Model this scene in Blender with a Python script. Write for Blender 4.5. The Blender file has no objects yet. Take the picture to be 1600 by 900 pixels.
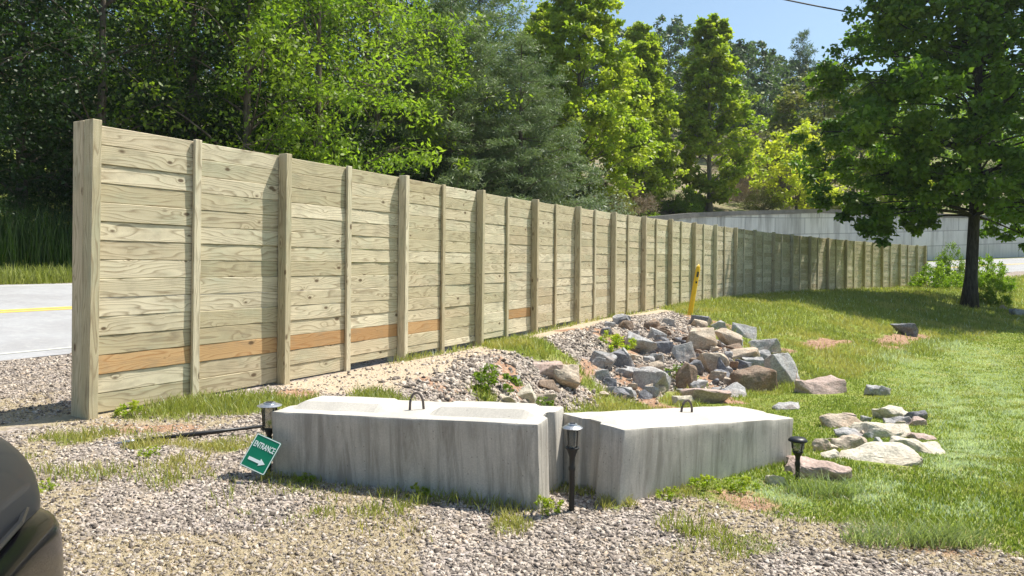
import bpy, bmesh, math, random
import numpy as np
from mathutils import Vector, Matrix, noise as mnoise

# ------------------------------------------------------------------ camera, world, sun, exposure
SC = bpy.context.scene
COL = SC.collection
F = 1156.0; CX = 800.0; CYH = 409.0; ROLL = math.radians(0.6); HC = 1.49
CT, ST = math.cos(ROLL), math.sin(ROLL)

cam_d = bpy.data.cameras.new("camera")
cam = bpy.data.objects.new("camera", cam_d); COL.objects.link(cam); SC.camera = cam
cam_d.sensor_width = 36.0; cam_d.lens = 36.0 * F / 1600.0
cam_d.shift_y = -(450.0 - CYH) / 1600.0
cam_d.clip_start = 0.05; cam_d.clip_end = 2000
cam.matrix_world = Matrix.Translation((0, 0, HC)) @ Matrix.Rotation(math.radians(90), 4, 'X') @ Matrix.Rotation(ROLL, 4, 'Z')

SUN_AZ = math.atan2(0.87, 0.49)      # clockwise from +Y
SUN_EL = math.radians(61)
world = bpy.data.worlds.new("World"); SC.world = world; world.use_nodes = True
wn = world.node_tree.nodes; wn.clear()
sky = wn.new("ShaderNodeTexSky"); sky.sky_type = 'NISHITA'; sky.sun_disc = False
sky.sun_elevation = SUN_EL; sky.sun_rotation = SUN_AZ; sky.altitude = 600; sky.air_density = 1.0; sky.dust_density = 2.6; sky.ozone_density = 2.0
wb = wn.new("ShaderNodeBackground"); wb.inputs[1].default_value = 0.108
wo = wn.new("ShaderNodeOutputWorld")
tint = wn.new("ShaderNodeMix"); tint.data_type = 'RGBA'; tint.blend_type = 'MULTIPLY'; tint.inputs[0].default_value = 1.0; tint.inputs[7].default_value = (1.04, 1.12, 1.05, 1)
world.node_tree.links.new(sky.outputs[0], tint.inputs[6]); world.node_tree.links.new(tint.outputs[2], wb.inputs[0]); world.node_tree.links.new(wb.outputs[0], wo.inputs[0])

sl = bpy.data.lights.new("sun", 'SUN'); sl.energy = 5.0; sl.angle = math.radians(0.53); sl.color = (1.0, 0.955, 0.87)
so = bpy.data.objects.new("sun", sl); COL.objects.link(so)
sv = Vector((math.sin(SUN_AZ) * math.cos(SUN_EL), math.cos(SUN_AZ) * math.cos(SUN_EL), math.sin(SUN_EL)))
so.rotation_euler = sv.to_track_quat('Z', 'Y').to_euler(); so.location = (20, 10, 40)

SC.view_settings.view_transform = 'Standard'; SC.view_settings.look = 'None'
SC.view_settings.exposure = 0.62; SC.view_settings.gamma = 1.0; SC.view_settings.use_curve_mapping = False
SC.render.engine = 'CYCLES'
cy = SC.cycles
cy.use_denoising = True; cy.denoiser = 'OPENIMAGEDENOISE'; cy.denoising_input_passes = 'RGB_ALBEDO_NORMAL'
cy.max_bounces = 6; cy.diffuse_bounces = 3; cy.glossy_bounces = 2; cy.transmission_bounces = 4; cy.transparent_max_bounces = 8
cy.volume_bounces = 0; cy.caustics_reflective = False; cy.caustics_refractive = False
cy.use_adaptive_sampling = True; cy.adaptive_threshold = 0.02
cy.sample_clamp_indirect = 6

# ------------------------------------------------------------------ helpers
def ray(px, py):
    a = (px - CX) / F; b = (CYH - py) / F
    return a * CT - b * ST, a * ST + b * CT          # X, Z per unit depth

def P(px, py, D):
    u, w = ray(px, py)
    return Vector((u * D, D, HC + w * D))

def npm(name, V, FA, mat=None, attrs=None, smooth=False):
    """mesh from numpy verts and an (n,k) face array or a list of faces"""
    me = bpy.data.meshes.new(name)
    V = np.asarray(V, dtype=np.float32).reshape(-1, 3)
    if isinstance(FA, np.ndarray):
        n, k = FA.shape
        me.vertices.add(len(V)); me.vertices.foreach_set("co", V.ravel())
        me.loops.add(n * k); me.loops.foreach_set("vertex_index", FA.astype(np.int32).ravel())
        me.polygons.add(n)
        me.polygons.foreach_set("loop_start", np.arange(0, n * k, k, dtype=np.int32))
        me.polygons.foreach_set("loop_total", np.full(n, k, dtype=np.int32))
    else:
        me.from_pydata([tuple(v) for v in V.tolist()], [], FA)
    if attrs:
        for kx, a in attrs.items():
            a = np.asarray(a, dtype=np.float32)
            if a.ndim == 1:
                at = me.attributes.new(kx, 'FLOAT', 'POINT'); at.data.foreach_set("value", a)
            else:
                at = me.attributes.new(kx, 'FLOAT_VECTOR', 'POINT'); at.data.foreach_set("vector", a.ravel())
    me.update(calc_edges=True)
    me.validate()
    if smooth:
        me.polygons.foreach_set("use_smooth", np.ones(len(me.polygons), dtype=bool))
    if mat: me.materials.append(mat)
    return me

def ob(name, me, parent=None, loc=None, rot=None):
    o = bpy.data.objects.new(name, me); COL.objects.link(o)
    if parent: o.parent = parent
    if loc is not None: o.location = loc
    if rot is not None: o.rotation_euler = rot
    return o

def tag(o, label=None, cat=None, group=None, kind=None):
    if label: o["label"] = label
    if cat: o["category"] = cat
    if group: o["group"] = group
    if kind: o["kind"] = kind
    return o

def thing(name, label, cat, loc, rot=(0, 0, 0), group=None):
    o = bpy.data.objects.new(name, None); COL.objects.link(o)
    o.empty_display_size = 0.2
    o.location = loc; o.rotation_euler = rot
    return tag(o, label, cat, group)

class MB:
    """collects shapes into one mesh"""
    def __init__(s): s.v = []; s.f = []; s.a = []
    def add(s, vs, fs, at=None):
        b = len(s.v); s.v += [tuple(v) for v in vs]; s.f += [tuple(i + b for i in f) for f in fs]
        s.a += (at if at is not None else [(0, 0, 0)] * len(vs))
    def box(s, c, sz, M=None, ch=0.0):
        hx, hy, hz = sz[0] / 2, sz[1] / 2, sz[2] / 2
        vs, fs = cbox(hx, hy, hz, ch)
        vs = [Vector(v) + Vector(c) for v in vs]
        if M: vs = [M @ v for v in vs]
        s.add(vs, fs)
    def tube(s, pts, rs, n=10, cap=True):
        pts = [Vector(p) for p in pts]; k = len(pts)
        if not isinstance(rs, (list, tuple)): rs = [rs] * k
        vs = []; ref = Vector((0, 0, 1))
        for i, p in enumerate(pts):
            d = (pts[min(i + 1, k - 1)] - pts[max(i - 1, 0)])
            if d.length < 1e-9: d = Vector((0, 0, 1))
            d.normalize()
            r = ref if abs(d.dot(ref)) < 0.95 else Vector((1, 0, 0))
            a = d.cross(r).normalized(); b = d.cross(a)
            for j in range(n):
                t = 2 * math.pi * j / n
                vs.append(p + (a * math.cos(t) + b * math.sin(t)) * rs[i])
        fs = [(i * n + j, i * n + (j + 1) % n, (i + 1) * n + (j + 1) % n, (i + 1) * n + j) for i in range(k - 1) for j in range(n)]
        if cap: fs += [tuple(range(n))[::-1], tuple(range((k - 1) * n, k * n))]
        s.add(vs, fs)
    def lathe(s, prof, c=(0, 0, 0), n=20):
        s.tube([(c[0], c[1], c[2] + z) for r, z in prof], [r for r, z in prof], n) if False else s._lathe(prof, c, n)
    def _lathe(s, prof, c, n):
        vs = [(c[0] + r * math.cos(2 * math.pi * j / n), c[1] + r * math.sin(2 * math.pi * j / n), c[2] + z) for r, z in prof for j in range(n)]
        k = len(prof)
        fs = [(i * n + j, i * n + (j + 1) % n, (i + 1) * n + (j + 1) % n, (i + 1) * n + j) for i in range(k - 1) for j in range(n)]
        fs += [tuple(range(n))[::-1], tuple(range((k - 1) * n, k * n))]
        s.add(vs, fs)
    def build(s, name, mat, parent=None, smooth=False, origin=None, attr=None):
        v = np.array(s.v, dtype=np.float32)
        if origin is not None: v = v - np.array(origin, dtype=np.float32)
        me = npm(name, v, s.f, mat, {attr: np.array(s.a)} if attr else None)
        if smooth:
            for p in me.polygons: p.use_smooth = len(p.vertices) <= 4
        return ob(name, me, parent)

def cbox(hx, hy, hz, c=0.0):
    if c <= 0:
        vs = [(-hx, -hy, -hz), (hx, -hy, -hz), (hx, hy, -hz), (-hx, hy, -hz), (-hx, -hy, hz), (hx, -hy, hz), (hx, hy, hz), (-hx, hy, hz)]
        return vs, [(0, 3, 2, 1), (4, 5, 6, 7), (0, 1, 5, 4), (1, 2, 6, 5), (2, 3, 7, 6), (3, 0, 4, 7)]
    bm = bmesh.new(); bmesh.ops.create_cube(bm, size=1.0)
    for v in bm.verts: v.co = Vector((v.co.x * 2 * hx, v.co.y * 2 * hy, v.co.z * 2 * hz))
    bmesh.ops.bevel(bm, geom=bm.edges[:], offset=c, segments=1, affect='EDGES')
    bm.verts.index_update()
    vs = [v.co.copy() for v in bm.verts]; fs = [tuple(v.index for v in f.verts) for f in bm.faces]; bm.free()
    return vs, fs

def smooth01(t):
    t = np.clip(t, 0, 1); return t * t * (3 - 2 * t)

# value noise in numpy (for terrain and masks)
def vnoise(x, y, seed=0):
    x = np.asarray(x, dtype=np.float64); y = np.asarray(y, dtype=np.float64)
    xi = np.floor(x).astype(np.int64); yi = np.floor(y).astype(np.int64)
    fx = x - xi; fy = y - yi; fx = fx * fx * (3 - 2 * fx); fy = fy * fy * (3 - 2 * fy)
    def h(a, b):
        n = (a * 374761393 + b * 668265263 + seed * 2147483647) & 0xffffffff
        n = ((n ^ (n >> 13)) * 1274126177) & 0xffffffff
        return ((n ^ (n >> 16)) & 0xffff) / 65535.0
    return (h(xi, yi) * (1 - fx) + h(xi + 1, yi) * fx) * (1 - fy) + (h(xi, yi + 1) * (1 - fx) + h(xi + 1, yi + 1) * fx) * fy
def fbm(x, y, seed=0, o=3):
    r = 0; a = 0.5; t = 0
    for i in range(o):
        r = r + a * vnoise(x * 2 ** i, y * 2 ** i, seed + i * 7); t += a; a *= 0.5
    return r / t

# ------------------------------------------------------------------ fence curve (also the road's guide line)
CP = [(-30, -38), (-20, -20.6), (-10, -3.3), (-3.96, 7.09), (-1.72, 11.1), (1.75, 18.1), (6.28, 25.9), (11.4, 33.2), (17.9, 40.4), (26.4, 47.6),
      (34, 53), (43, 57.5), (53, 60.5), (65, 62.5), (80, 63.5), (110, 62), (160, 55)]
def catmull(pts, n=24):
    out = []
    for i in range(1, len(pts) - 2):
        p0, p1, p2, p3 = [np.array(pts[i + k]) for k in (-1, 0, 1, 2)]
        for j in range(n):
            t = j / n
            out.append(0.5 * ((2 * p1) + (-p0 + p2) * t + (2 * p0 - 5 * p1 + 4 * p2 - p3) * t * t + (-p0 + 3 * p1 - 3 * p2 + p3) * t ** 3))
    return np.array(out)
CV = catmull(CP)
for _ in range(30):
    CV[1:-1] = (CV[:-2] + 2 * CV[1:-1] + CV[2:]) / 4
seg = np.linalg.norm(np.diff(CV, axis=0), axis=1)
SV = np.concatenate([[0], np.cumsum(seg)])
i0 = int(np.argmin(np.hypot(CV[:, 0] + 3.96, CV[:, 1] - 7.09))); SV = SV - SV[i0]
TN = np.gradient(CV, axis=0); TN /= np.linalg.norm(TN, axis=1)[:, None]

def at_s(s):
    x = np.interp(s, SV, CV[:, 0]); y = np.interp(s, SV, CV[:, 1])
    tx = np.interp(s, SV, TN[:, 0]); ty = np.interp(s, SV, TN[:, 1]); l = np.hypot(tx, ty)
    return x, y, tx / l, ty / l

def sp(x, y):
    """curve length s and signed distance p (positive = lawn side) for points"""
    x = np.atleast_1d(np.asarray(x, dtype=np.float64)).ravel(); y = np.atleast_1d(np.asarray(y, dtype=np.float64)).ravel()
    S = np.empty_like(x); Pp = np.empty_like(x)
    A = CV[:-1]; B = CV[1:]; d = B - A; L2 = (d ** 2).sum(1)
    for k in range(0, len(x), 20000):
        xx = x[k:k + 20000, None]; yy = y[k:k + 20000, None]
        t = ((xx - A[None, :, 0]) * d[None, :, 0] + (yy - A[None, :, 1]) * d[None, :, 1]) / L2[None]
        t = np.clip(t, 0, 1)
        qx = A[None, :, 0] + t * d[None, :, 0]; qy = A[None, :, 1] + t * d[None, :, 1]
        dd = (xx - qx) ** 2 + (yy - qy) ** 2
        j = dd.argmin(1); r = np.arange(len(j))
        tj = t[r, j]
        S[k:k + 20000] = SV[j] + tj * seg[j]
        cr = d[j, 0] * (yy[:, 0] - qy[r, j]) - d[j, 1] * (xx[:, 0] - qx[r, j])
        Pp[k:k + 20000] = -np.sign(cr) * np.sqrt(dd[r, j])
    return S, Pp

ROAD_N, ROAD_F, WALL_P = -4.6, -14.6, -17.0
def fence_z(s): return np.interp(s, [-5, 0, 8, 12, 16, 20, 26, 34, 45, 52, 60], [0, -0.02, -0.04, 0.02, .06, .12, .17, .14, .10, .08, .1])
def ramp(s): return 2.2 * smooth01((s - 42) / 60.0)
def road_z(s, p):
    return np.interp(-p, [0, 4.6, 9.3, 14.6, 17], [0, 0.0, 0.36, .72, .75]) + ramp(s) + 0.0 * s
def wall_top(s): return np.interp(s, [27, 33, 38, 44, 50, 56, 64, 90, 130], [.78, 1.3, 2.5, 4.2, 4.9, 5.4, 6.05, 6.2, 6.2])
def terrain(x, y, raw=False, grid=False):
    shp = np.shape(x)
    x = np.atleast_1d(np.asarray(x, dtype=np.float64)).ravel(); y = np.atleast_1d(np.asarray(y, dtype=np.float64)).ravel()
    s, p = sp(x, y)
    fz = fence_z(s)
    # lawn side
    low = -0.80 * smooth01((y - 5.4 + 0.25 * np.clip(x - 2, 0, 4)) / 4.0) * smooth01((x + 1.9 - 0.12 * (y - 7)) / 2.2)
    low = low * (0.72 + 0.28 * smooth01((y - 7) / 6))
    low = low + 0.22 * smooth01((y - 24) / 20)
    foot = np.interp(s, [0, 4, 7, 10, 15, 22, 35, 50, 70], [1.6, 2.5, 3.1, 4.6, 6.3, 7.6, 9.0, 10, 14])
    top = np.interp(s, [0, 4, 8, 14, 20, 30, 50, 70], [0.5, 0.9, 1.1, 1.3, 2.2, 3.2, 4.0, 5])
    t = smooth01((p - top) / (foot - top))
    # a lawn that rises again past the ditch
    lawn = low + 0.20 * smooth01((p - foot - 0.6) / 5.0) * smooth01((y - 5.5) / 5)
    zp = fz * (1 - t) + lawn * t
    zp = zp + 0.10 * np.exp(-((p - 1.2) / 0.9) ** 2) * smooth01((s - 2.5) / 2) * smooth01((17 - s) / 4)
    zp = zp + ramp(s) * smooth01((10 - p) / 10)
    near = smooth01((5.4 - y) / 0.9)
    zp = zp * (1 - near)
    # road side
    zr = road_z(s, p) * smooth01(-p / 1.0)
    zr = np.where(p > -1.0, fz * (1 - smooth01(-p / 1.0)) + zr + ramp(s) * (1 - smooth01(-p / 1.0)), zr)
    hill = wall_top(s) - 0.1 + 0.27 * np.clip(-p - WALL_P * -1, 0, 999) + 1.2 * (fbm(x / 14, y / 14, 5) - .5) * smooth01((-p - 20) / 10)
    hill = hill + 7 * (fbm(x / 60 + 3, y / 60, 9) - .5) * smooth01((-p - 50) / 40)
    hill = np.minimum(hill, 34 + 5 * fbm(x / 50, y / 50, 3))
    if grid: zr = zr - 3.0 * smooth01((-p - 18.0) / 1.5) * (0 + (p < -17.5))
    else:
        hs = smooth01((-p - 16.9) / 0.6); zr = zr * (1 - hs) + hill * hs
    z = np.where(p >= 0, zp, zr)
    z = z + 0.035 * (fbm(x * 0.9, y * 0.9, 11) - .5) * smooth01(np.abs(p) * 2)
    onslope = smooth01((p - 1.2) / 0.6) * smooth01((foot - p + .6) / 0.6) * smooth01((s - 3) / 2) * smooth01((24 - s) / 4)
    z = z + onslope * 0.22 * (fbm(x * 1.3, y * 1.3, 21) - .5)
    mx, my = 8.9, 18.6
    z = z + 0.20 * np.exp(-(((x - mx) / 1.3) ** 2 + ((y - my) / 1.5) ** 2))
    if not raw:
        inroad = smooth01((-p + ROAD_N - 0.25) / 0.4) * smooth01((p - ROAD_F - 0.25) / 0.4)
        z = z - 0.16 * inroad
    return z.reshape(shp) if shp else float(z[0])

def hit(px, py, lift=0.0):
    """where the ray through a pixel of the photograph meets the ground"""
    u, w = ray(px, py)
    D = np.geomspace(2.5, 220, 500)
    z = HC + w * D; g = terrain(u * D, D, True) + lift
    k = np.argmax(z < g)
    if not (z < g).any(): k = len(D) - 1
    k = max(k, 1)
    a = z[k - 1] - g[k - 1]; b = z[k] - g[k]
    t = a / (a - b) if a != b else 0
    d = D[k - 1] + (D[k] - D[k - 1]) * t
    return Vector((u * d, d, HC + w * d))

# ------------------------------------------------------------------ materials
def newmat(name):
    m = bpy.data.materials.new(name); m.use_nodes = True
    nt = m.node_tree; nt.nodes.clear()
    out = nt.nodes.new("ShaderNodeOutputMaterial")
    return m, nt, out

class N:
    """small node helper"""
    def __init__(s, nt): s.nt = nt
    def link(s, v, inp):
        if isinstance(v, bpy.types.NodeSocket): s.nt.links.new(v, inp)
        elif isinstance(v, (tuple, list)) and len(v) == 3 and inp.type == 'RGBA': inp.default_value = (*v, 1)
        elif v is not None: inp.default_value = v
    def attr(s, name, out='Fac'):
        n = s.nt.nodes.new("ShaderNodeAttribute"); n.attribute_name = name; return n.outputs[out]
    def geo(s, out='Position'): return s.nt.nodes.new("ShaderNodeNewGeometry").outputs[out]
    def objco(s): return s.nt.nodes.new("ShaderNodeTexCoord").outputs['Object']
    def objrand(s): return s.nt.nodes.new("ShaderNodeObjectInfo").outputs['Random']
    def mapping(s, v, sc=(1, 1, 1), loc=(0, 0, 0), rot=(0, 0, 0)):
        n = s.nt.nodes.new("ShaderNodeMapping"); s.link(v, n.inputs[0])
        n.inputs['Scale'].default_value = sc; n.inputs['Location'].default_value = loc; n.inputs['Rotation'].default_value = rot
        return n.outputs[0]
    def noise(s, v, scale=5, detail=3, rough=.55, dist=0, out='Fac'):
        n = s.nt.nodes.new("ShaderNodeTexNoise"); s.link(v, n.inputs['Vector'])
        n.inputs['Scale'].default_value = scale; n.inputs['Detail'].default_value = detail; n.inputs['Roughness'].default_value = rough
        n.inputs['Distortion'].default_value = dist
        return n.outputs[out]
    def vor(s, v, scale=5, feature='F1', out='Distance', rnd=1):
        n = s.nt.nodes.new("ShaderNodeTexVoronoi"); n.feature = feature; s.link(v, n.inputs['Vector'])
        n.inputs['Scale'].default_value = scale; n.inputs['Randomness'].default_value = rnd
        return n.outputs[out]
    def ramp(s, v, stops):
        n = s.nt.nodes.new("ShaderNodeValToRGB"); s.link(v, n.inputs[0])
        e = n.color_ramp.elements
        while len(e) < len(stops): e.new(0.5)
        for el, (p, c) in zip(e, stops):
            el.position = p; el.color = (c, c, c, 1) if not isinstance(c, (tuple, list)) else (*c, 1)
        return n.outputs[0]
    def mix(s, f, a, b, mode='MIX'):
        n = s.nt.nodes.new("ShaderNodeMix"); n.data_type = 'RGBA'; n.blend_type = mode
        s.link(f, n.inputs[0]); s.link(a, n.inputs[6]); s.link(b, n.inputs[7]); return n.outputs[2]
    def math(s, op, a, b=None, c=None, clamp=False):
        n = s.nt.nodes.new("ShaderNodeMath"); n.operation = op; n.use_clamp = clamp
        s.link(a, n.inputs[0])
        if b is not None: s.link(b, n.inputs[1])
        if c is not None: s.link(c, n.inputs[2])
        return n.outputs[0]
    def sep(s, v):
        n = s.nt.nodes.new("ShaderNodeSeparateXYZ"); s.link(v, n.inputs[0]); return n.outputs
    def comb(s, x, y, z):
        n = s.nt.nodes.new("ShaderNodeCombineXYZ")
        for i, q in enumerate((x, y, z)): s.link(q, n.inputs[i])
        return n.outputs[0]
    def bump(s, h, strength=.3, dist=.01, nrm=None):
        n = s.nt.nodes.new("ShaderNodeBump"); s.link(h, n.inputs['Height']); n.inputs['Strength'].default_value = strength
        n.inputs['Distance'].default_value = dist
        if nrm: s.link(nrm, n.inputs['Normal'])
        return n.outputs[0]
    def bsdf(s, col, rough=.8, metal=0, nrm=None, spec=.3, coat=0):
        n = s.nt.nodes.new("ShaderNodeBsdfPrincipled"); s.link(col, n.inputs['Base Color']); s.link(rough, n.inputs['Roughness'])
        n.inputs['Metallic'].default_value = metal; n.inputs['Specular IOR Level'].default_value = spec
        n.inputs['Coat Weight'].default_value = coat
        if nrm is not None: s.link(nrm, n.inputs['Normal'])
        return n.outputs[0]
    def out(s, sh): s.nt.links.new(sh, [n for n in s.nt.nodes if n.type == 'OUTPUT_MATERIAL'][0].inputs[0])

def simple(name, col, rough=.6, metal=0, spec=.4, var=.15, scale=8, bump=.1, coat=0):
    m, nt, o = newmat(name); n = N(nt)
    c = n.objco(); f = n.noise(c, scale, 4)
    cc = n.mix(f, tuple(x * (1 - var) for x in col), tuple(min(1, x * (1 + var)) for x in col))
    n.out(n.bsdf(cc, rough, metal, n.bump(n.noise(c, scale * 12, 3), bump, .002), spec, coat)); return m

def wood_mat(name, stained=False, vertical=False):
    m, nt, o = newmat(name); n = N(nt)
    v = n.attr("buv", 'Vector'); x, y, i = n.sep(v)
    # warped coordinates for the grain
    base = n.comb(n.math('MULTIPLY', x, 1.0), n.math('MULTIPLY', y, 1.0), n.math('MULTIPLY', i, 7.31))
    kv = n.comb(n.math('MULTIPLY', x, 3.4), n.math('MULTIPLY', y, 6.5), n.math('MULTIPLY', i, 3.77))
    kd = n.vor(kv, 1.0); kc = n.vor(kv, 1.0, out='Color'); kr = n.sep(kc)[0]
    hask = n.math('GREATER_THAN', kr, 0.36)
    ksz = n.math('MULTIPLY_ADD', n.sep(kc)[1], 0.13, 0.065)
    knot = n.math('MULTIPLY', n.ramp(n.math('DIVIDE', kd, ksz), [(0.0, 1.0), (0.55, 1.0), (1.0, 0.0)]), hask)
    halo = n.math('MULTIPLY', n.ramp(n.math('DIVIDE', kd, ksz), [(0.0, 0.0), (0.0, 0.0), (1.0, 1.0)]), 1.0)
    pull = n.math('MULTIPLY', n.math('EXPONENT', n.math('MULTIPLY', kd, -7.0)), hask)
    low = n.noise(n.mapping(base, (.75, 5, 1)), 1.0, 2, .5)
    ring = n.math('ADD', n.math('MULTIPLY', low, 11.0), n.math('ADD', n.math('MULTIPLY', y, 26.0), n.math('MULTIPLY', pull, 3.0)))
    ringf = n.math('FRACT', ring)
    grain = n.ramp(ringf, [(0.0, 0.0), (0.62, 0.28), (0.86, 1.0), (1.0, 0.1)])
    fib = n.noise(n.mapping(base, (6, 260, 1)), 1.0, 3, .6)
    wn_ = nt.nodes.new("ShaderNodeTexWhiteNoise"); wn_.noise_dimensions = '1D'; n.link(i, wn_.inputs['W'])
    rnd = wn_.outputs['Value']; rc = n.sep(wn_.outputs['Color'])
    if stained:
        c1, c2 = (0.40, 0.24, 0.11), (0.60, 0.41, 0.21); dark = (0.30, 0.13, 0.04)
    else:
        c1, c2 = (0.50, 0.43, 0.265), (0.80, 0.71, 0.52); dark = (0.19, 0.125, 0.06)
    col = n.mix(rnd, c1, c2)
    if not stained:
        col = n.mix(n.math('MULTIPLY', n.ramp(rc[1], [(0.55, 0.0), (1.0, 1.0)]), .5), col, (0.46, 0.33, 0.19))
        gr = n.ramp(n.noise(n.mapping(base, (1.6, 3, 1)), 1.0, 3, .6), [(0.52, 0.0), (0.72, 1.0)])
        col = n.mix(n.math('MULTIPLY', gr, .38), col, (0.38, 0.44, 0.31))
    col = n.mix(n.math('MULTIPLY', grain, .68), col, dark)
    col = n.mix(n.math('MULTIPLY', n.ramp(fib, [(0.35, 0.0), (0.7, 1.0)]), .22), col, (0.72, 0.68, 0.52) if not stained else (.7, .4, .18))
    blot = n.ramp(n.noise(n.mapping(base, (2.2, 4, 1)), 1.3, 4, .65), [(0.5, 0.0), (0.75, 1.0)])
    col = n.mix(n.math('MULTIPLY', blot, .52), col, (0.26, 0.22, 0.15))
    col = n.mix(n.math('MULTIPLY', pull, .25), col, (0.36, 0.24, 0.12))
    col = n.mix(n.math('MULTIPLY', knot, .85), col, (0.09, 0.055, 0.03))
    crk = n.ramp(n.noise(n.mapping(base, (1.6, 48, 1)), 1.0, 3, .6), [(.64, 0.0), (.70, 1.0)])
    col = n.mix(n.math('MULTIPLY', crk, .55), col, (0.17, 0.12, 0.07))
    h = n.math('ADD', n.math('MULTIPLY', grain, -.5), n.math('MULTIPLY', fib, .5))
    n.out(n.bsdf(col, .82, 0, n.bump(h, .35, .0015), .2)); return m

def concrete_mat(name, tint=(0.56, 0.52, 0.455), streak=.68):
    m, nt, o = newmat(name); n = N(nt)
    c = n.objco(); nz = n.sep(n.geo('Normal'))[2]
    side = n.math('SUBTRACT', 1.0, n.math('ABSOLUTE', nz), clamp=True)
    big = n.noise(c, 2.2, 5, .6); fine = n.noise(c, 90, 6, .75)
    st = n.noise(n.mapping(c, (7, 7, .8)), 1.0, 10, .72, .6)
    st2 = n.noise(n.mapping(c, (30, 30, 2.2)), 1.0, 8, .7, .3)
    dk = tuple(t * .52 for t in tint); lt = tuple(min(1, t * 1.18) for t in tint)
    col = n.mix(n.ramp(big, [(0.3, 0.0), (0.7, 1.0)]), tuple(t * .85 for t in tint), lt)
    col = n.mix(n.math('MULTIPLY', n.math('MULTIPLY', n.ramp(st, [(0.45, 0.0), (0.60, 1.0)]), side), streak), col, (0.20, 0.18, 0.15))
    col = n.mix(n.math('MULTIPLY', n.math('MULTIPLY', n.ramp(st2, [(0.5, 0.0), (0.66, 1.0)]), side), streak * .55), col, dk)
    col = n.mix(n.math('MULTIPLY', n.ramp(fine, [(0.38, 0.0), (0.62, 1.0)]), .38), col, dk)
    # pits
    pv = n.vor(c, 30); pit = n.ramp(pv, [(0.07, 1.0), (0.16, 0.0)])
    pk = n.math('MULTIPLY', pit, n.math('GREATER_THAN', n.sep(n.vor(c, 30, out='Color'))[0], .72))
    col = n.mix(n.math('MULTIPLY', pk, .6), col, (0.14, 0.13, 0.12))
    # damp soil splashed on the foot
    hz = n.sep(c)[2]
    ft = n.math('MULTIPLY', n.ramp(n.math('ADD', hz, n.math('MULTIPLY', n.noise(c, 9, 3), .12)), [(0.03, 1.0), (0.16, 0.0)]), .5)
    col = n.mix(ft, col, (0.20, 0.155, 0.11))
    h = n.math('SUBTRACT', n.math('ADD', n.math('MULTIPLY', big, .6), n.math('MULTIPLY', fine, .25)), n.math('MULTIPLY', pk, .8))
    n.out(n.bsdf(col, .9, 0, n.bump(h, .45, .008), .2)); return m

def leaf_mat(name, c1, c2, c3=None, trans=.45, tcol=None, rough=.5):
    """c1..c2 by leaf, c3 an odd warmer leaf"""
    m, nt, o = newmat(name); n = N(nt)
    r = n.attr("rnd"); r2 = n.attr("clump")
    col = n.mix(r, c1, c2)
    col = n.mix(n.ramp(r2, [(0.2, 0.0), (0.9, .6)]), col, c3 or c2)
    orr = n.objrand()
    col = n.mix(n.math('MULTIPLY', orr, .25), col, tuple(x * .7 for x in c1))
    df = n.bsdf(col, rough, 0, None, .35)
    tr = nt.nodes.new("ShaderNodeBsdfTranslucent")
    tc = n.mix(1.0, col, tcol or (1.3, 1.5, .6), 'MULTIPLY')
    n.link(tc, tr.inputs[0])
    mx = nt.nodes.new("ShaderNodeMixShader"); mx.inputs[0].default_value = trans
    nt.links.new(df, mx.inputs[1]); nt.links.new(tr.outputs[0], mx.inputs[2])
    n.out(mx.outputs[0]); return m

def bark_mat(name, a=(.09, .07, .055), b=(.2, .165, .13)):
    m, nt, o = newmat(name); n = N(nt)
    c = n.objco(); f = n.noise(n.mapping(c, (9, 9, 1.6)), 1.4, 5, .65, .4)
    col = n.mix(n.ramp(f, [(0.35, 0.0), (0.65, 1.0)]), a, b)
    n.out(n.bsdf(col, .9, 0, n.bump(f, .8, .04), .15)); return m

def rock_mat(name, a, b, stain=(.30, .17, .09), st=.5):
    m, nt, o = newmat(name); n = N(nt)
    c = n.objco(); f = n.noise(n.mapping(c, (1, 1, 2.4)), 5, 5, .65, .5); g = n.noise(c, 34, 4, .7)
    col = n.mix(n.ramp(f, [(0.3, 0.0), (0.7, 1.0)]), a, b)
    col = n.mix(n.math('MULTIPLY', n.ramp(n.noise(c, 3.1, 4, .6), [(0.48, 0.0), (0.7, 1.0)]), st), col, stain)
    col = n.mix(n.math('MULTIPLY', n.ramp(g, [(0.40, 0.0), (0.60, 1.0)]), .55), col, tuple(x * .5 for x in a))
    n.out(n.bsdf(col, .88, 0, n.bump(n.math('ADD', f, n.math('MULTIPLY', g, .4)), .7, .03), .25)); return m

M = {}
M['wood'] = wood_mat("treated_wood"); M['wood_stained'] = wood_mat("orange_wood", True)
M['concrete'] = concrete_mat("block_concrete")
M['bark'] = bark_mat("bark"); M['bark_pale'] = bark_mat("bark_pale", (.16, .14, .11), (.34, .31, .26))
M['black_plastic'] = simple("black_plastic", (.016, .016, .017), .42, bump=.05)
M['steel_loop'] = simple("weathered_cable", (.14, .115, .10), .7, .4, var=.5, scale=40)
M['lamp_metal'] = simple("grey_solar_cap", (.42, .43, .45), .35, .8, var=.1)
M['solar'] = simple("solar_cell", (.03, .035, .06), .2, 0)
M['frost'] = simple("clear_lens", (.40, .41, .40), .25, 0, spec=.6)
M['green_sign'] = simple("green_sign_face", (.005, .19, .095), .4, bump=.02)
M['white_sign'] = simple("white_lettering", (.78, .84, .80), .45, bump=.02)
M['yellow_post'] = simple("yellow_marker", (.80, .48, .02), .5, var=.12)
M['decal'] = simple("dark_decal", (.05, .05, .04), .5)
M['car_paint'] = simple("dark_grey_paint", (.018, .020, .024), .4, .0, spec=.12, var=.05, bump=.0, coat=.12)
M['car_black'] = simple("gloss_black_paint", (.002, .002, .003), .2, .0, spec=.12, var=.05, bump=.0, coat=.12)
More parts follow.
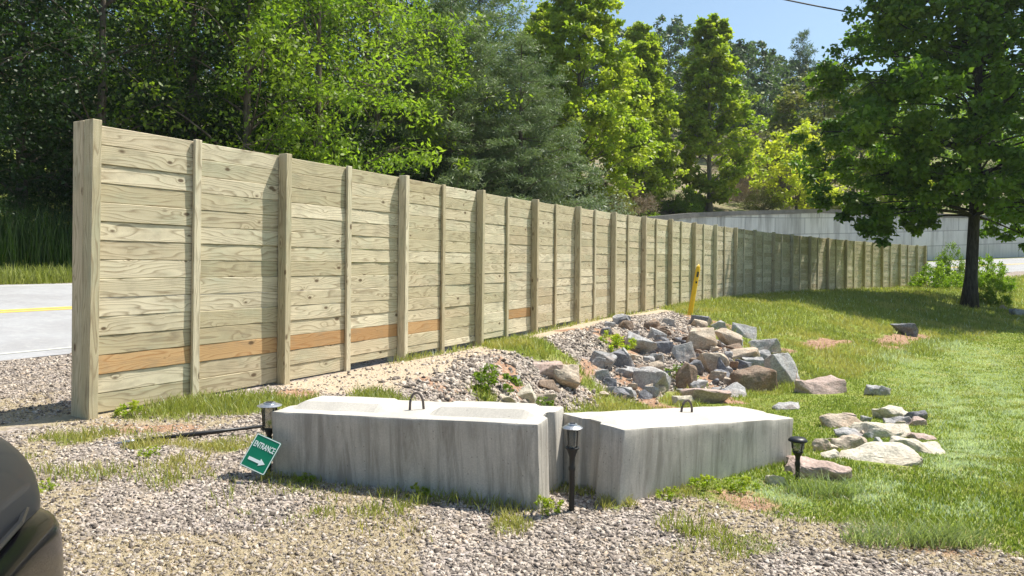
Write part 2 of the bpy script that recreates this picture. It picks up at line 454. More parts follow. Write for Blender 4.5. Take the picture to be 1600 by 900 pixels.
M['car_glass'] = simple("tinted_glass", (.01, .012, .013), .05, 0, spec=.6, bump=0)
M['rubber'] = simple("tyre_rubber", (.02, .02, .02), .8)
M['rim'] = simple("alloy_rim", (.4, .4, .42), .3, .9)
M['cable'] = simple("cable_grey", (.05, .05, .05), .6)
RK = {
 'grey': rock_mat("rock_grey", (.32, .31, .31), (.62, .60, .57)),
 'dark': rock_mat("rock_dark", (.14, .14, .15), (.34, .34, .36), (.2, .13, .09), .3),
 'tan': rock_mat("rock_tan", (.42, .34, .26), (.70, .59, .46), (.42, .24, .12), .55),
 'cream': rock_mat("rock_cream", (.54, .48, .37), (.76, .70, .58), (.46, .33, .19), .4),
 'pink': rock_mat("rock_pink", (.42, .31, .26), (.60, .48, .42), (.40, .25, .18), .35),
 'brown': rock_mat("rock_brown", (.20, .14, .10), (.38, .29, .22), (.30, .15, .07), .6)}

# gravel stones and grass
m, nt, o = newmat("gravel_stone"); n = N(nt)
r = n.attr("rnd")
gcol = n.ramp(r, [(0.0, (.05, .042, .036)), (0.25, (.19, .16, .135)), (0.6, (.40, .345, .29)), (0.88, (.60, .53, .45)), (1.0, (.50, .38, .27))])
gcol = n.mix(n.math('MULTIPLY', n.noise(n.geo(), 140, 3), .25), gcol, (.32, .26, .22))
n.out(n.bsdf(gcol, .9, 0, None, .2)); M['gravel_stone'] = m
m, nt, o = newmat("grass_blade"); n = N(nt)
col = n.mix(n.attr("rnd"), (.12, .175, .028), (.30, .36, .07))
col = n.mix(n.attr("clump"), col, (.42, .38, .13))
col = n.mix(n.attr("pale"), col, (.78, .84, .74))
tr_ = nt.nodes.new("ShaderNodeBsdfTranslucent"); n.link(n.mix(1.0, col, (1.25, 1.35, .7), 'MULTIPLY'), tr_.inputs[0])
mx_ = nt.nodes.new("ShaderNodeMixShader"); mx_.inputs[0].default_value = .35
nt.links.new(n.bsdf(col, .5, 0, None, .4), mx_.inputs[1]); nt.links.new(tr_.outputs[0], mx_.inputs[2]); n.out(mx_.outputs[0]); M['blade'] = m
M['straw'] = leaf_mat("dry_straw", (.40, .33, .19), (.56, .47, .30), (.34, .23, .13), .2, (1.1, 1., .7), .7)

# ------------------------------------------------------------------ the ground
def grid_axis(lo, hi, c0, c1, fine, grow):
    a = list(np.arange(c0, c1, fine)); st = fine
    x = a[-1]
    while x < hi: st = min(st * grow, 6); x += st; a.append(x)
    st = fine; x = a[0]; b = []
    while x > lo: st = min(st * grow, 6); x -= st; b.append(x)
    return np.array(b[::-1] + a)
gx = grid_axis(-190, 330, -5.5, 9.5, .085, 1.035); gy = grid_axis(-25, 420, 3.2, 17, .085, 1.03)
GX, GY = np.meshgrid(gx, gy); fx_, fy_ = GX.ravel(), GY.ravel()
gz = terrain(fx_, fy_, False, True)
gs, gp = sp(fx_, fy_)

def seg_d(x, y, a, b):
    a = np.array(a, float); b = np.array(b, float); d = b - a
    t = np.clip(((x - a[0]) * d[0] + (y - a[1]) * d[1]) / (d @ d), 0, 1)
    return np.hypot(x - a[0] - t * d[0], y - a[1] - t * d[1])
def zone(x, y, s, p):
    """grass, path (tan), orange dirt, stone gravel weights by place"""
    nz = fbm(x * 1.1, y * 1.1, 31); n2 = fbm(x * 3.1, y * 3.1, 41)
    foot = np.interp(s, [0, 4, 7, 10, 15, 22, 35, 50], [1.6, 2.5, 3.1, 4.6, 6.3, 7.6, 9.0, 10])
    # driveway edge line on the lawn side
    edge = np.interp(x, [-1.8, .0, .96, 1.53, 2.0, 2.52, 6, 20], [5.3, 4.6, 4.42, 4.15, 3.92, 3.64, 2.2, -2])
    grass = smooth01((y - edge + (nz - .5) * .7) / .38) * smooth01((p) / .3)
    # left of the blocks it is driveway gravel
    grass = grass * smooth01((x + 1.9) / .4)
    # slope of gravel and riprap
    onslope = smooth01((p - .15) / .2) * smooth01((foot + .1 - p + (nz - .5) * 1.2) / .5) * smooth01((s - 2.2) / .6) * smooth01((17.2 - s - (p - 1.0) * 1.8 + (nz - .5) * 2.4) / .8)
    grass = grass * (1 - onslope)
    g2 = smooth01((.75 - seg_d(x, y, (-.25, 14.2), (.35, 12.6)) + (nz - .5) * .7) / .3)
    for a_, b_ in (((.1, 13.4), (.75, 12.6)), ((.75, 12.6), (1.12, 12.2)), ((1.12, 12.2), (1.5, 11.7)), ((1.5, 11.7), (1.75, 10.4))):
        g2 = np.maximum(g2, smooth01((.42 - seg_d(x, y, a_, b_) + (nz - .5) * .6) / .25))
    g2 = np.maximum(g2, smooth01((.30 - seg_d(x, y, (-.35, 9.6), (-.15, 9.2)) + (n2 - .5) * .4) / .2))
    g2 = np.maximum(g2, smooth01((.45 - seg_d(x, y, (1.2, 8.6), (3.4, 8.9)) + (nz - .5) * .8) / .3))
    # green patch by the fence near its end
    g3 = smooth01((.62 - seg_d(x, y, (-3.25, 7.45), (-2.35, 7.75)) + (nz - .5) * .9) / .4) * smooth01(p / .12)
    g3 = np.maximum(g3, .8 * smooth01((.25 - np.hypot(x + 3.0, y - 3.9) + (n2 - .5) * .3) / .2))
    g3 = np.maximum(g3, .45 * smooth01((.5 - seg_d(x, y, (-2.6, 5.3), (-1.5, 4.8)) + (nz - .5) * 1.1) / .4))
    g3 = np.maximum(g3, .55 * smooth01((.16 - seg_d(x, y, (-1.6, 5.02), (.2, 4.40)) + (n2 - .5) * .4) / .2))
    band = np.maximum(smooth01((.42 - seg_d(x, y, (-1.7, 4.95), (.2, 4.32))) / .35), smooth01((.40 - seg_d(x, y, (.2, 4.32), (2.1, 4.9))) / .3))
    band = np.maximum(band, .95 * smooth01((.85 - seg_d(x, y, (-4.4, 6.0), (-2.0, 5.4))) / .5)); band = np.maximum(band, .7 * smooth01((.5 - seg_d(x, y, (-1.4, 4.6), (1.2, 4.0))) / .4))
    g3 = np.maximum(g3, .75 * band * smooth01((n2 * .6 + nz * .4 - .46) / .12))
    shoulder = smooth01((nz - .52) / .1) * .5 * (p < 0) * smooth01((-ROAD_N * -1 - p) * -1 / .5)
    far = smooth01((-p - 14.9) / .3)
    grass = np.maximum(np.maximum(grass, g2), np.maximum(g3, far))
    path = smooth01((p - .02) / .1) * smooth01((np.interp(s, [0, 5, 8, 14], [1.75, 1.35, 1.05, 1.0]) - p + (nz - .5) * .9) / .35) * smooth01((s - 2.0 + (n2 - .5)) / .6) * smooth01((19.5 - s) / 1.5)
    path = path * (1 - g2)
    straw = smooth01((nz - .50) / .10) * smooth01((6.9 - np.abs(y - 5.2) * 2.2) / 3) * (1 - grass)
    straw = np.maximum(straw, .9 * smooth01((.7 - seg_d(x, y, (-5.6, 7.6), (-3.9, 6.9)) + (n2 - .5)) / .5))
    straw = np.maximum(straw, .95 * band * smooth01((nz - .42) / .12) * (1 - g3 * .6))
    lawnedge = smooth01((y - edge + .35) / .2) * smooth01((edge + .55 - y + (n2 - .5) * .5) / .3) * smooth01((x - .9) / .3)
    straw = np.maximum(straw, lawnedge * .9)
    orange = np.zeros_like(x)
    for a, b, w in (((-2.55, 8.5), (-2.35, 8.2), .22), ((-1.1, 9.3), (-.5, 8.7), .22), ((-.2, 11.2), (.15, 10.2), .3), ((1.3, 15.6), (2.0, 15.0), .45),
                    ((4.0, 16.6), (3.6, 12.2), .3), ((1.9, 12.8), (2.6, 11.3), .35), ((7.6, 18.6), (9.6, 19.8), .35), ((5.2, 17.0), (6.6, 17.6), .22), ((4.9, 20.1), (5.5, 19.0), .45), ((10.4, 21.0), (13.2, 23.6), .45), ((9.9, 19.6), (10.8, 20.4), .4),
                    ((-3.7, 6.7), (-3.0, 6.6), .25), ((1.2, 4.9), (1.5, 4.6), .1), ((2.1, 4.1), (2.9, 3.75), .2)):
        orange = np.maximum(orange, smooth01((w - seg_d(x, y, a, b) + (n2 - .5) * .6) / .25))
    brush = smooth01((-p - 17.2) / 1) * smooth01((s - 24) / 10)
    orange = np.maximum(orange, onslope * smooth01((n2 * .7 + nz * .3 - .50) / .10) * smooth01((p - 1.5) / .6) * .9)
    return grass, path, straw, orange, brush
zg, zpa, zst, zor, zbr = zone(fx_, fy_, gs, gp)
ny, nx = GX.shape
idx = np.arange(nx * ny).reshape(ny, nx)
FQ = np.stack([idx[:-1, :-1], idx[:-1, 1:], idx[1:, 1:], idx[1:, :-1]], -1).reshape(-1, 4)

m, nt, o = newmat("ground"); n = N(nt); c = n.geo()
nfine = n.noise(c, 30, 5, .7); nmid = n.noise(c, 2.3, 4, .6); nl = n.noise(c, .5, 3, .5)
vc = n.sep(n.vor(c, 26, out='Color'))[0]; vd = n.vor(c, 26)
vc2 = n.sep(n.vor(c, 55, out='Color'))[0]
grav = n.ramp(vc, [(0.0, (.16, .135, .12)), (.4, (.34, .29, .26)), (.8, (.52, .45, .41)), (1.0, (.52, .42, .33))])
grav = n.mix(n.ramp(vd, [(.3, 0.0), (.75, .85)]), grav, (.15, .125, .10))
grav = n.mix(n.math('MULTIPLY', n.ramp(nmid, [(.45, 0.0), (.65, 1.0)]), .45), grav, (.42, .34, .24))
strawc = n.mix(nfine, (.22, .18, .11), (.48, .40, .28))
pathc = n.mix(n.ramp(nfine, [(.3, 0.0), (.7, 1.0)]), (.34, .255, .17), (.58, .48, .355))
pathc = n.mix(n.ramp(vc2, [(.7, 0.0), (.95, .6)]), pathc, (.40, .37, .34))
orc = n.mix(n.ramp(n.noise(c, 12, 5, .7), [(.35, 0.0), (.65, 1.0)]), (.20, .11, .07), (.46, .30, .20))
grassc = n.mix(n.ramp(nfine, [(.3, 0.0), (.7, 1.0)]), (.10, .14, .022), (.27, .32, .07))
grassc = n.mix(n.math('MULTIPLY', n.ramp(nmid, [(.5, 0.0), (.7, 1.0)]), .5), grassc, (.42, .36, .16))
brushc = n.mix(n.ramp(nfine, [(.35, 0.0), (.65, 1.0)]), (.15, .12, .07), (.33, .28, .19))
brushc = n.mix(n.math('MULTIPLY', n.ramp(nl, [(.45, 0.0), (.6, 1.0)]), .7), brushc, (.13, .17, .04))
col = grav
def br(a): return n.ramp(n.math('ADD', n.attr(a), n.math('MULTIPLY', n.math('SUBTRACT', n.noise(c, 9, 5, .75), .5), 1.5)), [(.25, 0.0), (.75, 1.0)])
col = n.mix(br("straw"), col, strawc); col = n.mix(br("path"), col, pathc)
col = n.mix(br("grass"), col, grassc)
col = n.mix(br("orange"), col, orc)
col = n.mix(n.attr("brush"), col, brushc)
n.out(n.bsdf(col, .95, 0, n.bump(n.math('ADD', nfine, n.math('MULTIPLY', vd, -.8)), .6, .02), .1))
M['ground'] = m
gme = npm("ground", np.stack([fx_, fy_, gz], -1), FQ, m, {"grass": zg, "path": zpa, "straw": zst, "orange": zor, "brush": zbr}, True)
tag(ob("ground", gme), kind="structure")
# the hillside starts behind the wall line and follows the curve of the road
hS = np.arange(-44, 200, 1.0); hP = -(17.4 + np.concatenate([np.arange(0, 12, .8), np.arange(12, 60, 2.0), np.arange(60, 300, 6.0)]))
HX = np.interp(hS, SV, CV[:, 0])[:, None] + np.interp(hS, SV, TN[:, 1])[:, None] * hP[None]
HY = np.interp(hS, SV, CV[:, 1])[:, None] - np.interp(hS, SV, TN[:, 0])[:, None] * hP[None]
hx, hy = HX.ravel(), HY.ravel(); hz_ = terrain(hx, hy); hs_, hp_ = sp(hx, hy)
hz_ = np.where(hp_ > -17.9, wall_top(hs_) - .08, hz_)
hi = np.arange(len(hx)).reshape(HX.shape)
HF = np.stack([hi[:-1, :-1], hi[1:, :-1], hi[1:, 1:], hi[:-1, 1:]], -1).reshape(-1, 4)
a1, a2, a3, a4, a5 = zone(hx, hy, hs_, hp_)
tag(ob("hillside", npm("hillside", np.stack([hx, hy, hz_], -1), HF, m, {"grass": a1, "path": a2, "straw": a3 * 0, "orange": a4, "brush": a5}, True)), kind="structure")

# ------------------------------------------------------------------ road
def strip(p0, p1, s0, s1, ds, lift, np_=2):
    S = np.arange(s0, s1, ds); PS = np.linspace(p0, p1, np_)
    V = []
    for s in S:
        x, y, tx, ty = at_s(s)
        for p in PS:
            X, Y = x + ty * p, y - tx * p
            V.append((X, Y, road_z(s, p) + 0.004 + lift))
    k = len(PS); i = np.arange((len(S) - 1) * k).reshape(-1, k)[:, :-1].ravel()
    return np.array(V), np.stack([i, i + k, i + k + 1, i + 1], -1)
m, nt, o = newmat("asphalt"); n = N(nt); c = n.geo()
a = n.noise(c, 90, 3, .7); b = n.noise(c, .8, 4, .6)
col = n.mix(a, (.23, .23, .235), (.46, .46, .465)); col = n.mix(n.math('MULTIPLY', n.ramp(b, [(.4, 0.0), (.62, 1.0)]), .4), col, (.24, .23, .225)); col = n.mix(n.math('MULTIPLY', n.ramp(n.noise(n.mapping(c, (6, 6, 6)), 1.0, 5, .8), [(.5, 0.0), (.6, 1.0)]), .35), col, (.46, .45, .44))
crack = n.ramp(n.vor(n.mapping(c, (1, 1, 1)), .45, 'DISTANCE_TO_EDGE'), [(0.0, 1.0), (.012, 0.0)])
col = n.mix(n.math('MULTIPLY', crack, .0), col, (.12, .12, .12))
n.out(n.bsdf(col, .9, 0, n.bump(a, .4, .01), .2)); M['asphalt'] = m
V, FF = strip(ROAD_F, ROAD_N, -42, 128, 1.0, 0, 14); tag(ob("road", npm("road", V, FF, m, None, True)), kind="structure")
def paint(name, col, wear=.35):
    m, nt, o = newmat(name); n = N(nt); c = n.geo()
    w = n.ramp(n.noise(c, 22, 4, .75), [(.5, 0.0), (.62, wear)])
    n.out(n.bsdf(n.mix(w, col, (.4, .4, .4)), .8, 0, None, .2)); return m
V1, F1 = strip(-9.22, -9.38, -42, 128, 1.0, .006); V2, F2 = strip(-9.48, -9.64, -42, 128, 1.0, .006)
tag(ob("road_centre_line", npm("road_centre_line", np.concatenate([V1, V2]), np.concatenate([F1, F2 + len(V1)]), paint("yellow_line", (.78, .50, .06)))), kind="structure")
V1, F1 = strip(-5.02, -5.12, -42, 128, 1.0, .006); V2, F2 = strip(-14.15, -14.28, -42, 128, 1.0, .006)
tag(ob("road_edge_lines", npm("road_edge_lines", np.concatenate([V1, V2]), np.concatenate([F1, F2 + len(V1)]), paint("white_line", (.52, .52, .46), .9))), kind="structure")

# ------------------------------------------------------------------ retaining wall
m, nt, o = newmat("retaining_wall_concrete"); n = N(nt)
u = n.attr("wuv", 'Vector'); ux, uy, uz = n.sep(u)
bt = nt.nodes.new("ShaderNodeTexBrick"); n.link(n.comb(ux, uy, 0.0), bt.inputs['Vector'])
bt.inputs['Scale'].default_value = 1.0; bt.inputs['Brick Width'].default_value = 3.2; bt.inputs['Row Height'].default_value = 1.5
bt.inputs['Mortar Size'].default_value = .03; bt.inputs['Color1'].default_value = (.56, .55, .53, 1); bt.inputs['Color2'].default_value = (.72, .71, .68, 1)
bt.inputs['Mortar'].default_value = (.26, .26, .26, 1); bt.inputs['Bias'].default_value = .1
st = n.noise(n.comb(n.math('MULTIPLY', ux, 1.5), n.math('MULTIPLY', uy, .14), 0.0), 1.0, 5, .65)
dz = n.math('MULTIPLY', n.ramp(st, [(.45, 0.0), (.68, 1.0)]), n.ramp(n.math('MULTIPLY', uz, 1.0), [(0.0, 0.25), (1.0, 1.0)]))
col = n.mix(n.math('MULTIPLY', dz, .9), bt.outputs[0], (.17, .16, .145))
col = n.mix(n.math('MULTIPLY', n.noise(n.geo(), .6, 4, .6), .4), col, (.42, .42, .41))
n.out(n.bsdf(col, .9, 0, n.bump(bt.outputs['Fac'], .5, -.05), .2)); M['rwall'] = m
S = np.arange(25, 118, 1.2)
wv = []; wa = []; cv_ = []
rz0 = []
for s in S:
    x, y, tx, ty = at_s(s)
    X, Y = x + ty * WALL_P, y - tx * WALL_P
    zb = road_z(s, -16) - .5; zt = float(wall_top(s)) + .35
    for q in range(5):
        z = zb + (zt - zb) * q / 4
        wv.append((X, Y, z)); wa.append((s, z - .75 - float(ramp(s)), q / 4))
    X2, Y2 = x + ty * (WALL_P - .5), y - tx * (WALL_P - .5)
    wv.append((X2, Y2, zt)); wa.append((s, 0, 1)); wv.append((X2, Y2, zb)); wa.append((s, 0, 0))
    for pp, zz in ((WALL_P + .12, zt), (WALL_P + .12, zt + .38), (WALL_P - .62, zt + .38), (WALL_P - .62, zt)):
        cv_.append((x + ty * pp, y - tx * pp, zz + .002))
i = np.arange(len(S) - 1)[:, None] * 7 + np.arange(7)[None, :]
j = np.arange(len(S) - 1)[:, None] * 7 + (np.arange(7)[None, :] + 1) % 7
i = i.ravel(); j = j.ravel()
Fw = [tuple(r) for r in np.stack([i, i + 7, j + 7, j], -1).tolist()] + [tuple(range(6, -1, -1)), tuple(range(len(wv) - 7, len(wv)))]
x0, y0, _, _ = at_s(50)
rw = thing("retaining_wall", "long pale concrete panel retaining wall with a dark cap along the far roadside", "wall", (x0 - 12, y0 + 12, 0.7))
org = np.array(rw.location)
ob("wall_face", npm("wall_face", np.array(wv) - org, Fw, m, {"wuv": np.array(wa)}), rw)
i = (np.arange(len(S) - 1)[:, None] * 4 + np.arange(4)[None, :]).ravel(); j = (np.arange(len(S) - 1)[:, None] * 4 + (np.arange(4)[None, :] + 1) % 4).ravel()
Fc = [tuple(r) for r in np.stack([i, i + 4, j + 4, j], -1).tolist()] + [(3, 2, 1, 0), tuple(range(len(cv_) - 4, len(cv_)))]
ob("wall_cap", npm("wall_cap", np.array(cv_) - org, Fc, simple("dark_weathered_cap", (.19, .18, .165), .95, var=.4, scale=2)), rw)

# ------------------------------------------------------------------ timber fence
rng = random.Random(7)
STEP = 1.2; NB = 43; BH = 0.184; NBO = 15
fence = thing("timber_fence", "tall fence of horizontal pressure treated boards between posts, curving away beside the road", "fence", (-3.96, 7.09, -.02))
FO = Vector(fence.location)
def fence_pt(k):
    x, y, tx, ty = at_s(k * STEP)
    return Vector((x, y, 0)), Vector((tx, ty, 0)), float(fence_z(k * STEP))
def board(mb, A, B, nrm, z0, z1, prot, bid, thick=.036, tilt=0.0):
    """one horizontal board from A to B; its face stands prot in front of the fence line"""
    L = (B - A).length; ch = .005
    prof = [(-thick, 0), (-thick, 1), (-ch, 1), (0, 1), (0, 0), (-ch, 0)]
    h = z1 - z0
    pr = [(-thick, 0), (-thick, h), (-ch, h), (0, h - ch), (0.0, h * .5), (0, ch), (-ch, 0)]
    ns = 6; vs = []; at = []; u0 = rng.uniform(0, 40)
    dr = [rng.uniform(-.003, .003) for _ in range(ns + 1)]
    for q in range(ns + 1):
        c = A.lerp(B, q / ns)
        for (o_, zz) in pr:
            oo = o_ + prot + tilt * (zz / h - .5) + (dr[q] if o_ > -thick * .9 else 0)
            pt = c + nrm * oo; pt.z = z0 + zz
            vs.append(pt); at.append((u0 + L * q / ns, zz, bid))
    k = len(pr); fs = []
    for q in range(ns):
        for e in range(k):
            a = q * k + e; b = q * k + (e + 1) % k
            fs.append((a, b, b + k, a + k))
    fs += [tuple(range(k)), tuple(range(ns * k, ns * k + k))[::-1]]
    mb.add(vs, fs, at)
bid = 1
rowid = {}
for k in range(NB):
    a, ta, za = fence_pt(k); b, tb, zb = fence_pt(k + 1)
    t = (b - a).normalized(); nrm = Vector((t.y, -t.x, 0))
    z0 = (za + zb) / 2 + .02
    top_h = BH * NBO * (1 - .03 * max(0, k - 30) / 13)
    panel = MB(); stained = MB(); has = False
    for r in range(NBO):
        if (k % 2 == 1 and (r + k // 2) % 3) or rowid.get(r) is None or k % 2 == 0 and rng.random() < .9:
            rowid[r] = bid; bid += 1
        lz = z0 + top_h / NBO * r + (.075 if r == 0 and 3 <= k <= 9 else 0); hz = z0 + top_h / NBO * (r + 1) - .003
        prot = rng.uniform(-.005, .003); tilt = rng.uniform(-.013, .003) if rng.random() < .45 else rng.uniform(-.004, .003)
        orange_row = (r == 2 and k < 4) or (r == 2 and k == 4) or (r == 2 and k == 7)
        tgt = stained if orange_row else panel
        board(tgt, a, b, nrm, lz, hz, prot, rowid[r] * 1.0, tilt=tilt)
        if orange_row: has = True
    panel.build("board_panel", M['wood'], fence, origin=FO, attr="buv")
    if has:
        o_ = stained.build("stained_board", M['wood_stained'], fence, origin=FO, attr="buv")
        o_["label"] = "orange brown board low in the pale fence"
for k in range(NB + 1):
    a, t, za = fence_pt(k); nrm = Vector((t.y, -t.x, 0))
    R = Matrix((( t.x, nrm.x, 0, a.x), (t.y, nrm.y, 0, a.y), (0, 0, 1, 0), (0, 0, 0, 1)))
    top_h = BH * NBO * (1 - .03 * max(0, k - 30) / 13)
    mb = MB()
    def vpost(w, d0, d1, z0, z1, off=0, dx=0):
        vs, fs = cbox(w / 2, (d1 - d0) / 2, (z1 - z0) / 2, .005)
        o_ = rng.uniform(0, 50); bi = 300 + k * 3.0 + off
        W = []; at = []
        lean = rng.uniform(-.004, .004)
        for v in vs:
            p_ = Vector((v.x + dx + lean * (v.z), v.y + (d0 + d1) / 2, v.z + (z0 + z1) / 2)); W.append(R @ p_)
            at.append((v.z + o_, v.x + v.y * 1.3 + .07, bi))
        mb.add(W, fs, at)
    zt = za + top_h + .045 + rng.uniform(-.01, .015)
    if k == 0:
        vpost(.092, .006, .145, za - .25, zt, 0, .028); vpost(.088, -.165, .003, za - .25, zt - .004, 1, .03)
    elif k == NB: vpost(.14, -.05, .14, za - .2, zt)
    elif k % 2 == 0:
        vpost(.092, .006, .142, za - .2, zt); vpost(.09, -.18, -.045, za - .2, zt - .03, 1)
    else:
        vpost(.089, .006, .046, za - .12 + .1 * rng.random(), zt - .02); vpost(.089, -.09, -.045, za - .1, zt - .03, 1)
    mb.build("post", M['wood'], fence, origin=FO, attr="buv")

# ------------------------------------------------------------------ concrete blocks
def make_block(name, label, FL, FR, zl, zr, hb, depth, gap=True, rough_key=False, seed=1):
    """FL, FR: front lower corners as seen from the driveway"""
    FLv = Vector((FL[0], FL[1], 0)); FRv = Vector((FR[0], FR[1], 0))
    L = (FRv - FLv).length; t = (FRv - FLv).normalized(); b = Vector((-t.y, t.x, 0))
    tilt = math.atan2(zr - zl, L)
    C_ = (FLv + FRv) / 2 + b * depth / 2
    zt = (zl + zr) / 2
    root = thing(name, label, "concrete block", (C_.x, C_.y, zt - hb), (0, 0, 0))
    root.rotation_euler = Matrix(((t.x, b.x, 0), (t.y, b.y, 0), (0, 0, 1))).to_euler()
    root.rotation_euler.y = -tilt
    # body profile swept along x, with vertical grooves in both ends
    bm = bmesh.new()
    hx, hy = L / 2, depth / 2; g = .06; gw = .085
    outl = [(-hx, -hy), (hx, -hy), (hx, -gw), (hx - g, -gw * .55), (hx - g, gw * .55), (hx, gw), (hx, hy), (-hx, hy), (-hx, gw), (-hx + g, gw * .55), (-hx + g, -gw * .55), (-hx, -gw)]
    lo = [bm.verts.new((x, y, 0)) for x, y in outl]; hi = [bm.verts.new((x, y, hb)) for x, y in outl]
    kk = len(outl)
    bm.faces.new(lo[::-1]); bm.faces.new(hi)
    for q in range(kk): bm.faces.new((lo[q], lo[(q + 1) % kk], hi[(q + 1) % kk], hi[q]))
    bmesh.ops.bevel(bm, geom=[e for e in bm.edges], offset=.012, segments=2, affect='EDGES', profile=.6)
    bmesh.ops.triangulate(bm, faces=bm.faces[:])
    for _ in range(4):
        es = [e for e in bm.edges if e.calc_length() > .075]
        if es: bmesh.ops.subdivide_edges(bm, edges=es, cuts=1, use_grid_fill=False)
        bmesh.ops.triangulate(bm, faces=[f for f in bm.faces if len(f.verts) > 3])
    rr = random.Random(seed)
    for v in bm.verts:
        q = v.co * 5 + Vector((seed * 11, 0, 0))
        v.co += Vector((mnoise.noise(q), mnoise.noise(q + Vector((7, 3, 1))), mnoise.noise(q + Vector((1, 9, 5))))) * .0035
        q2 = v.co * 28
        edge = (abs(abs(v.co.y) - hy) < .02) + (abs(v.co.z - hb) < .02) + (abs(abs(v.co.x) - hx) < .02)
        if edge >= 2: v.co += Vector((-math.copysign(1, v.co.x), -math.copysign(1, v.co.y), -.8)) * max(0, mnoise.noise(q2 * .6)) * .012
    me = bpy.data.meshes.new("block_body"); bm.to_mesh(me); bm.free(); me.materials.append(M['concrete'])
    for p_ in me.polygons: p_.use_smooth = True
    try: me.set_sharp_from_angle(angle=math.radians(38))
    except Exception: pass
    ob("block_body", me, root)
    # raised key on the top, in two lengths either side of the lifting loop
    def key(x0, x1, name="top_key"):
        kb = bmesh.new(); h = .048 if rough_key else .03
        w0, w1 = (.21, .11); sl = .09
        nseg = 24
        rows = []
        for q in range(nseg + 1):
            f = q / nseg; x = x0 + (x1 - x0) * f
            e = min(1, min(f, 1 - f) * (x1 - x0) / sl); hh = h * e * (1 + .10 * mnoise.noise(Vector((x * 5, seed, 0))))
            j_ = mnoise.noise(Vector((x * 6, seed, 4))) * .006
            rows.append([kb.verts.new((x, y + j_, z)) for y, z in ((-w0, hb - .01), (-w1, hb + hh - .002), (0, hb + hh + 0), (w1, hb + hh - .002), (w0, hb - .01))])
        for q in range(nseg):
            for e in range(4): kb.faces.new((rows[q][e], rows[q + 1][e], rows[q + 1][e + 1], rows[q][e + 1]))
        kb.faces.new([rows[0][e] for e in range(5)]); kb.faces.new([rows[-1][e] for e in range(4, -1, -1)])
        bmesh.ops.recalc_face_normals(kb, faces=kb.faces[:])
        km = bpy.data.meshes.new(name); kb.to_mesh(km); kb.free(); km.materials.append(M['concrete'])
        ob(name, km, root)
    if rough_key: key(-hx + .05, -.13); key(.15, hx - .05)
    else: key(-hx + .04, hx - .04)
    lp = MB(); pts = []
    for q in range(15):
        a = math.pi * q / 14
        pts.append((math.cos(a) * .045, -.03, hb + .03 + math.sin(a) * .085))
    lp.tube([(pts[0][0] + .004, -.03, hb - .04)] + pts + [(pts[-1][0] - .004, -.03, hb - .04)], .0085, 8)
    o_ = lp.build("lifting_loop", M['steel_loop'], root, True); o_.rotation_euler = (0, 0, .5 if rough_key else -.25)
    return root
make_block("concrete_block", "long grey concrete block with vertical streaks, behind the fallen green entrance sign", (-1.632, 5.10), (.19, 4.47), .44, .51, .61, .60, rough_key=True, seed=1)
make_block("concrete_block", "brown streaked concrete block whose right end stands beside the short path lamp", (.66, 4.53), (2.12, 5.60), .467, .325, .61, .60, seed=2)

# ------------------------------------------------------------------ rocks
ROCKS = []
RIP = "rocks of the riprap on the bank"; LC = "rocks behind the left block"; DT = "rocks in the ditch"
def make_rock(name, label, group, px, py, wpx, hpx, mat, seed, flat=1.0):
    RT = .55 if group in (DT, 'rocks by the big tree') else .8
    g = hit(px, py)
    D = g.y; ppm = F / D
    w = wpx / ppm * (1.25 if group == DT else 1.32 if group == RIP else 1.2); h = hpx / ppm * (1.55 if group == DT else 1.5)
    rr = random.Random(seed)
    bm = bmesh.new()
    dep = w * rr.uniform(.55, .8); ht = max(h * 1.0, .04)
    # flat rocks: what one sees of them is mostly their top
    look = (HC - g.z) / D
    ht_real = max(.05, (h - dep * look) ) if h > dep * look + .04 else .06
    ht_real = max(ht_real, .30 * h); dep = min(dep, max(.3 * w, (h - ht_real * .6) / max(look, .05)))
    for _ in range(11 if group != DT else 16):
        v = Vector((rr.gauss(0, 1), rr.gauss(0, 1), rr.gauss(0, 1))).normalized()
        v = Vector((math.copysign(abs(v.x) ** .55, v.x), math.copysign(abs(v.y) ** .55, v.y), math.copysign(abs(v.z) ** .6, v.z)))
        bm.verts.new((v.x * w * .5, v.y * dep * .5, v.z * ht_real * .75))
    r_ = bmesh.ops.convex_hull(bm, input=bm.verts[:])
    bmesh.ops.delete(bm, geom=[v for v in bm.verts if not v.link_faces], context='VERTS')
    bmesh.ops.bevel(bm, geom=bm.edges[:], offset=w * .018, segments=1, affect='EDGES')
    bmesh.ops.triangulate(bm, faces=bm.faces[:])
    for _ in range(3):
        es = [e for e in bm.edges if e.calc_length() > w * .09]
        if es: bmesh.ops.subdivide_edges(bm, edges=es, cuts=1)
        bmesh.ops.triangulate(bm, faces=[f for f in bm.faces if len(f.verts) > 3])
    xs = [v.co.x for v in bm.verts]; sc = w / (max(xs) - min(xs))
    for v in bm.verts:
        q = v.co * (4.5 / w) + Vector((seed * 3.1, 0, 0))
        v.co += Vector((mnoise.noise(q), mnoise.noise(q + Vector((5, 5, 5))), mnoise.noise(q + Vector((9, 1, 2))))) * w * (.03 if group != DT else .055)
        v.co += v.co.normalized() * mnoise.noise(q * 4) * w * .012
        v.co.x *= sc
    me = bpy.data.meshes.new(name); bm.to_mesh(me); bm.free(); me.materials.append(RK[mat])
    o_ = ob(name, me)
    cz = g.z + ht_real * .28
    gp_ = Vector((g.x, g.y + dep * .35, 0)); gp_.z = terrain(gp_.x, gp_.y, True) + ht_real * (.22 if group == RIP else .22 if group == DT else .05); ROCKS.append((gp_.x, gp_.y, max(w * .42, dep * .5)))
    o_.location = gp_; o_.rotation_euler = (rr.uniform(-.2, .3) * RT, rr.uniform(-.28, .28) * RT, rr.uniform(-.4, .4))
    return tag(o_, label, "rock", group)
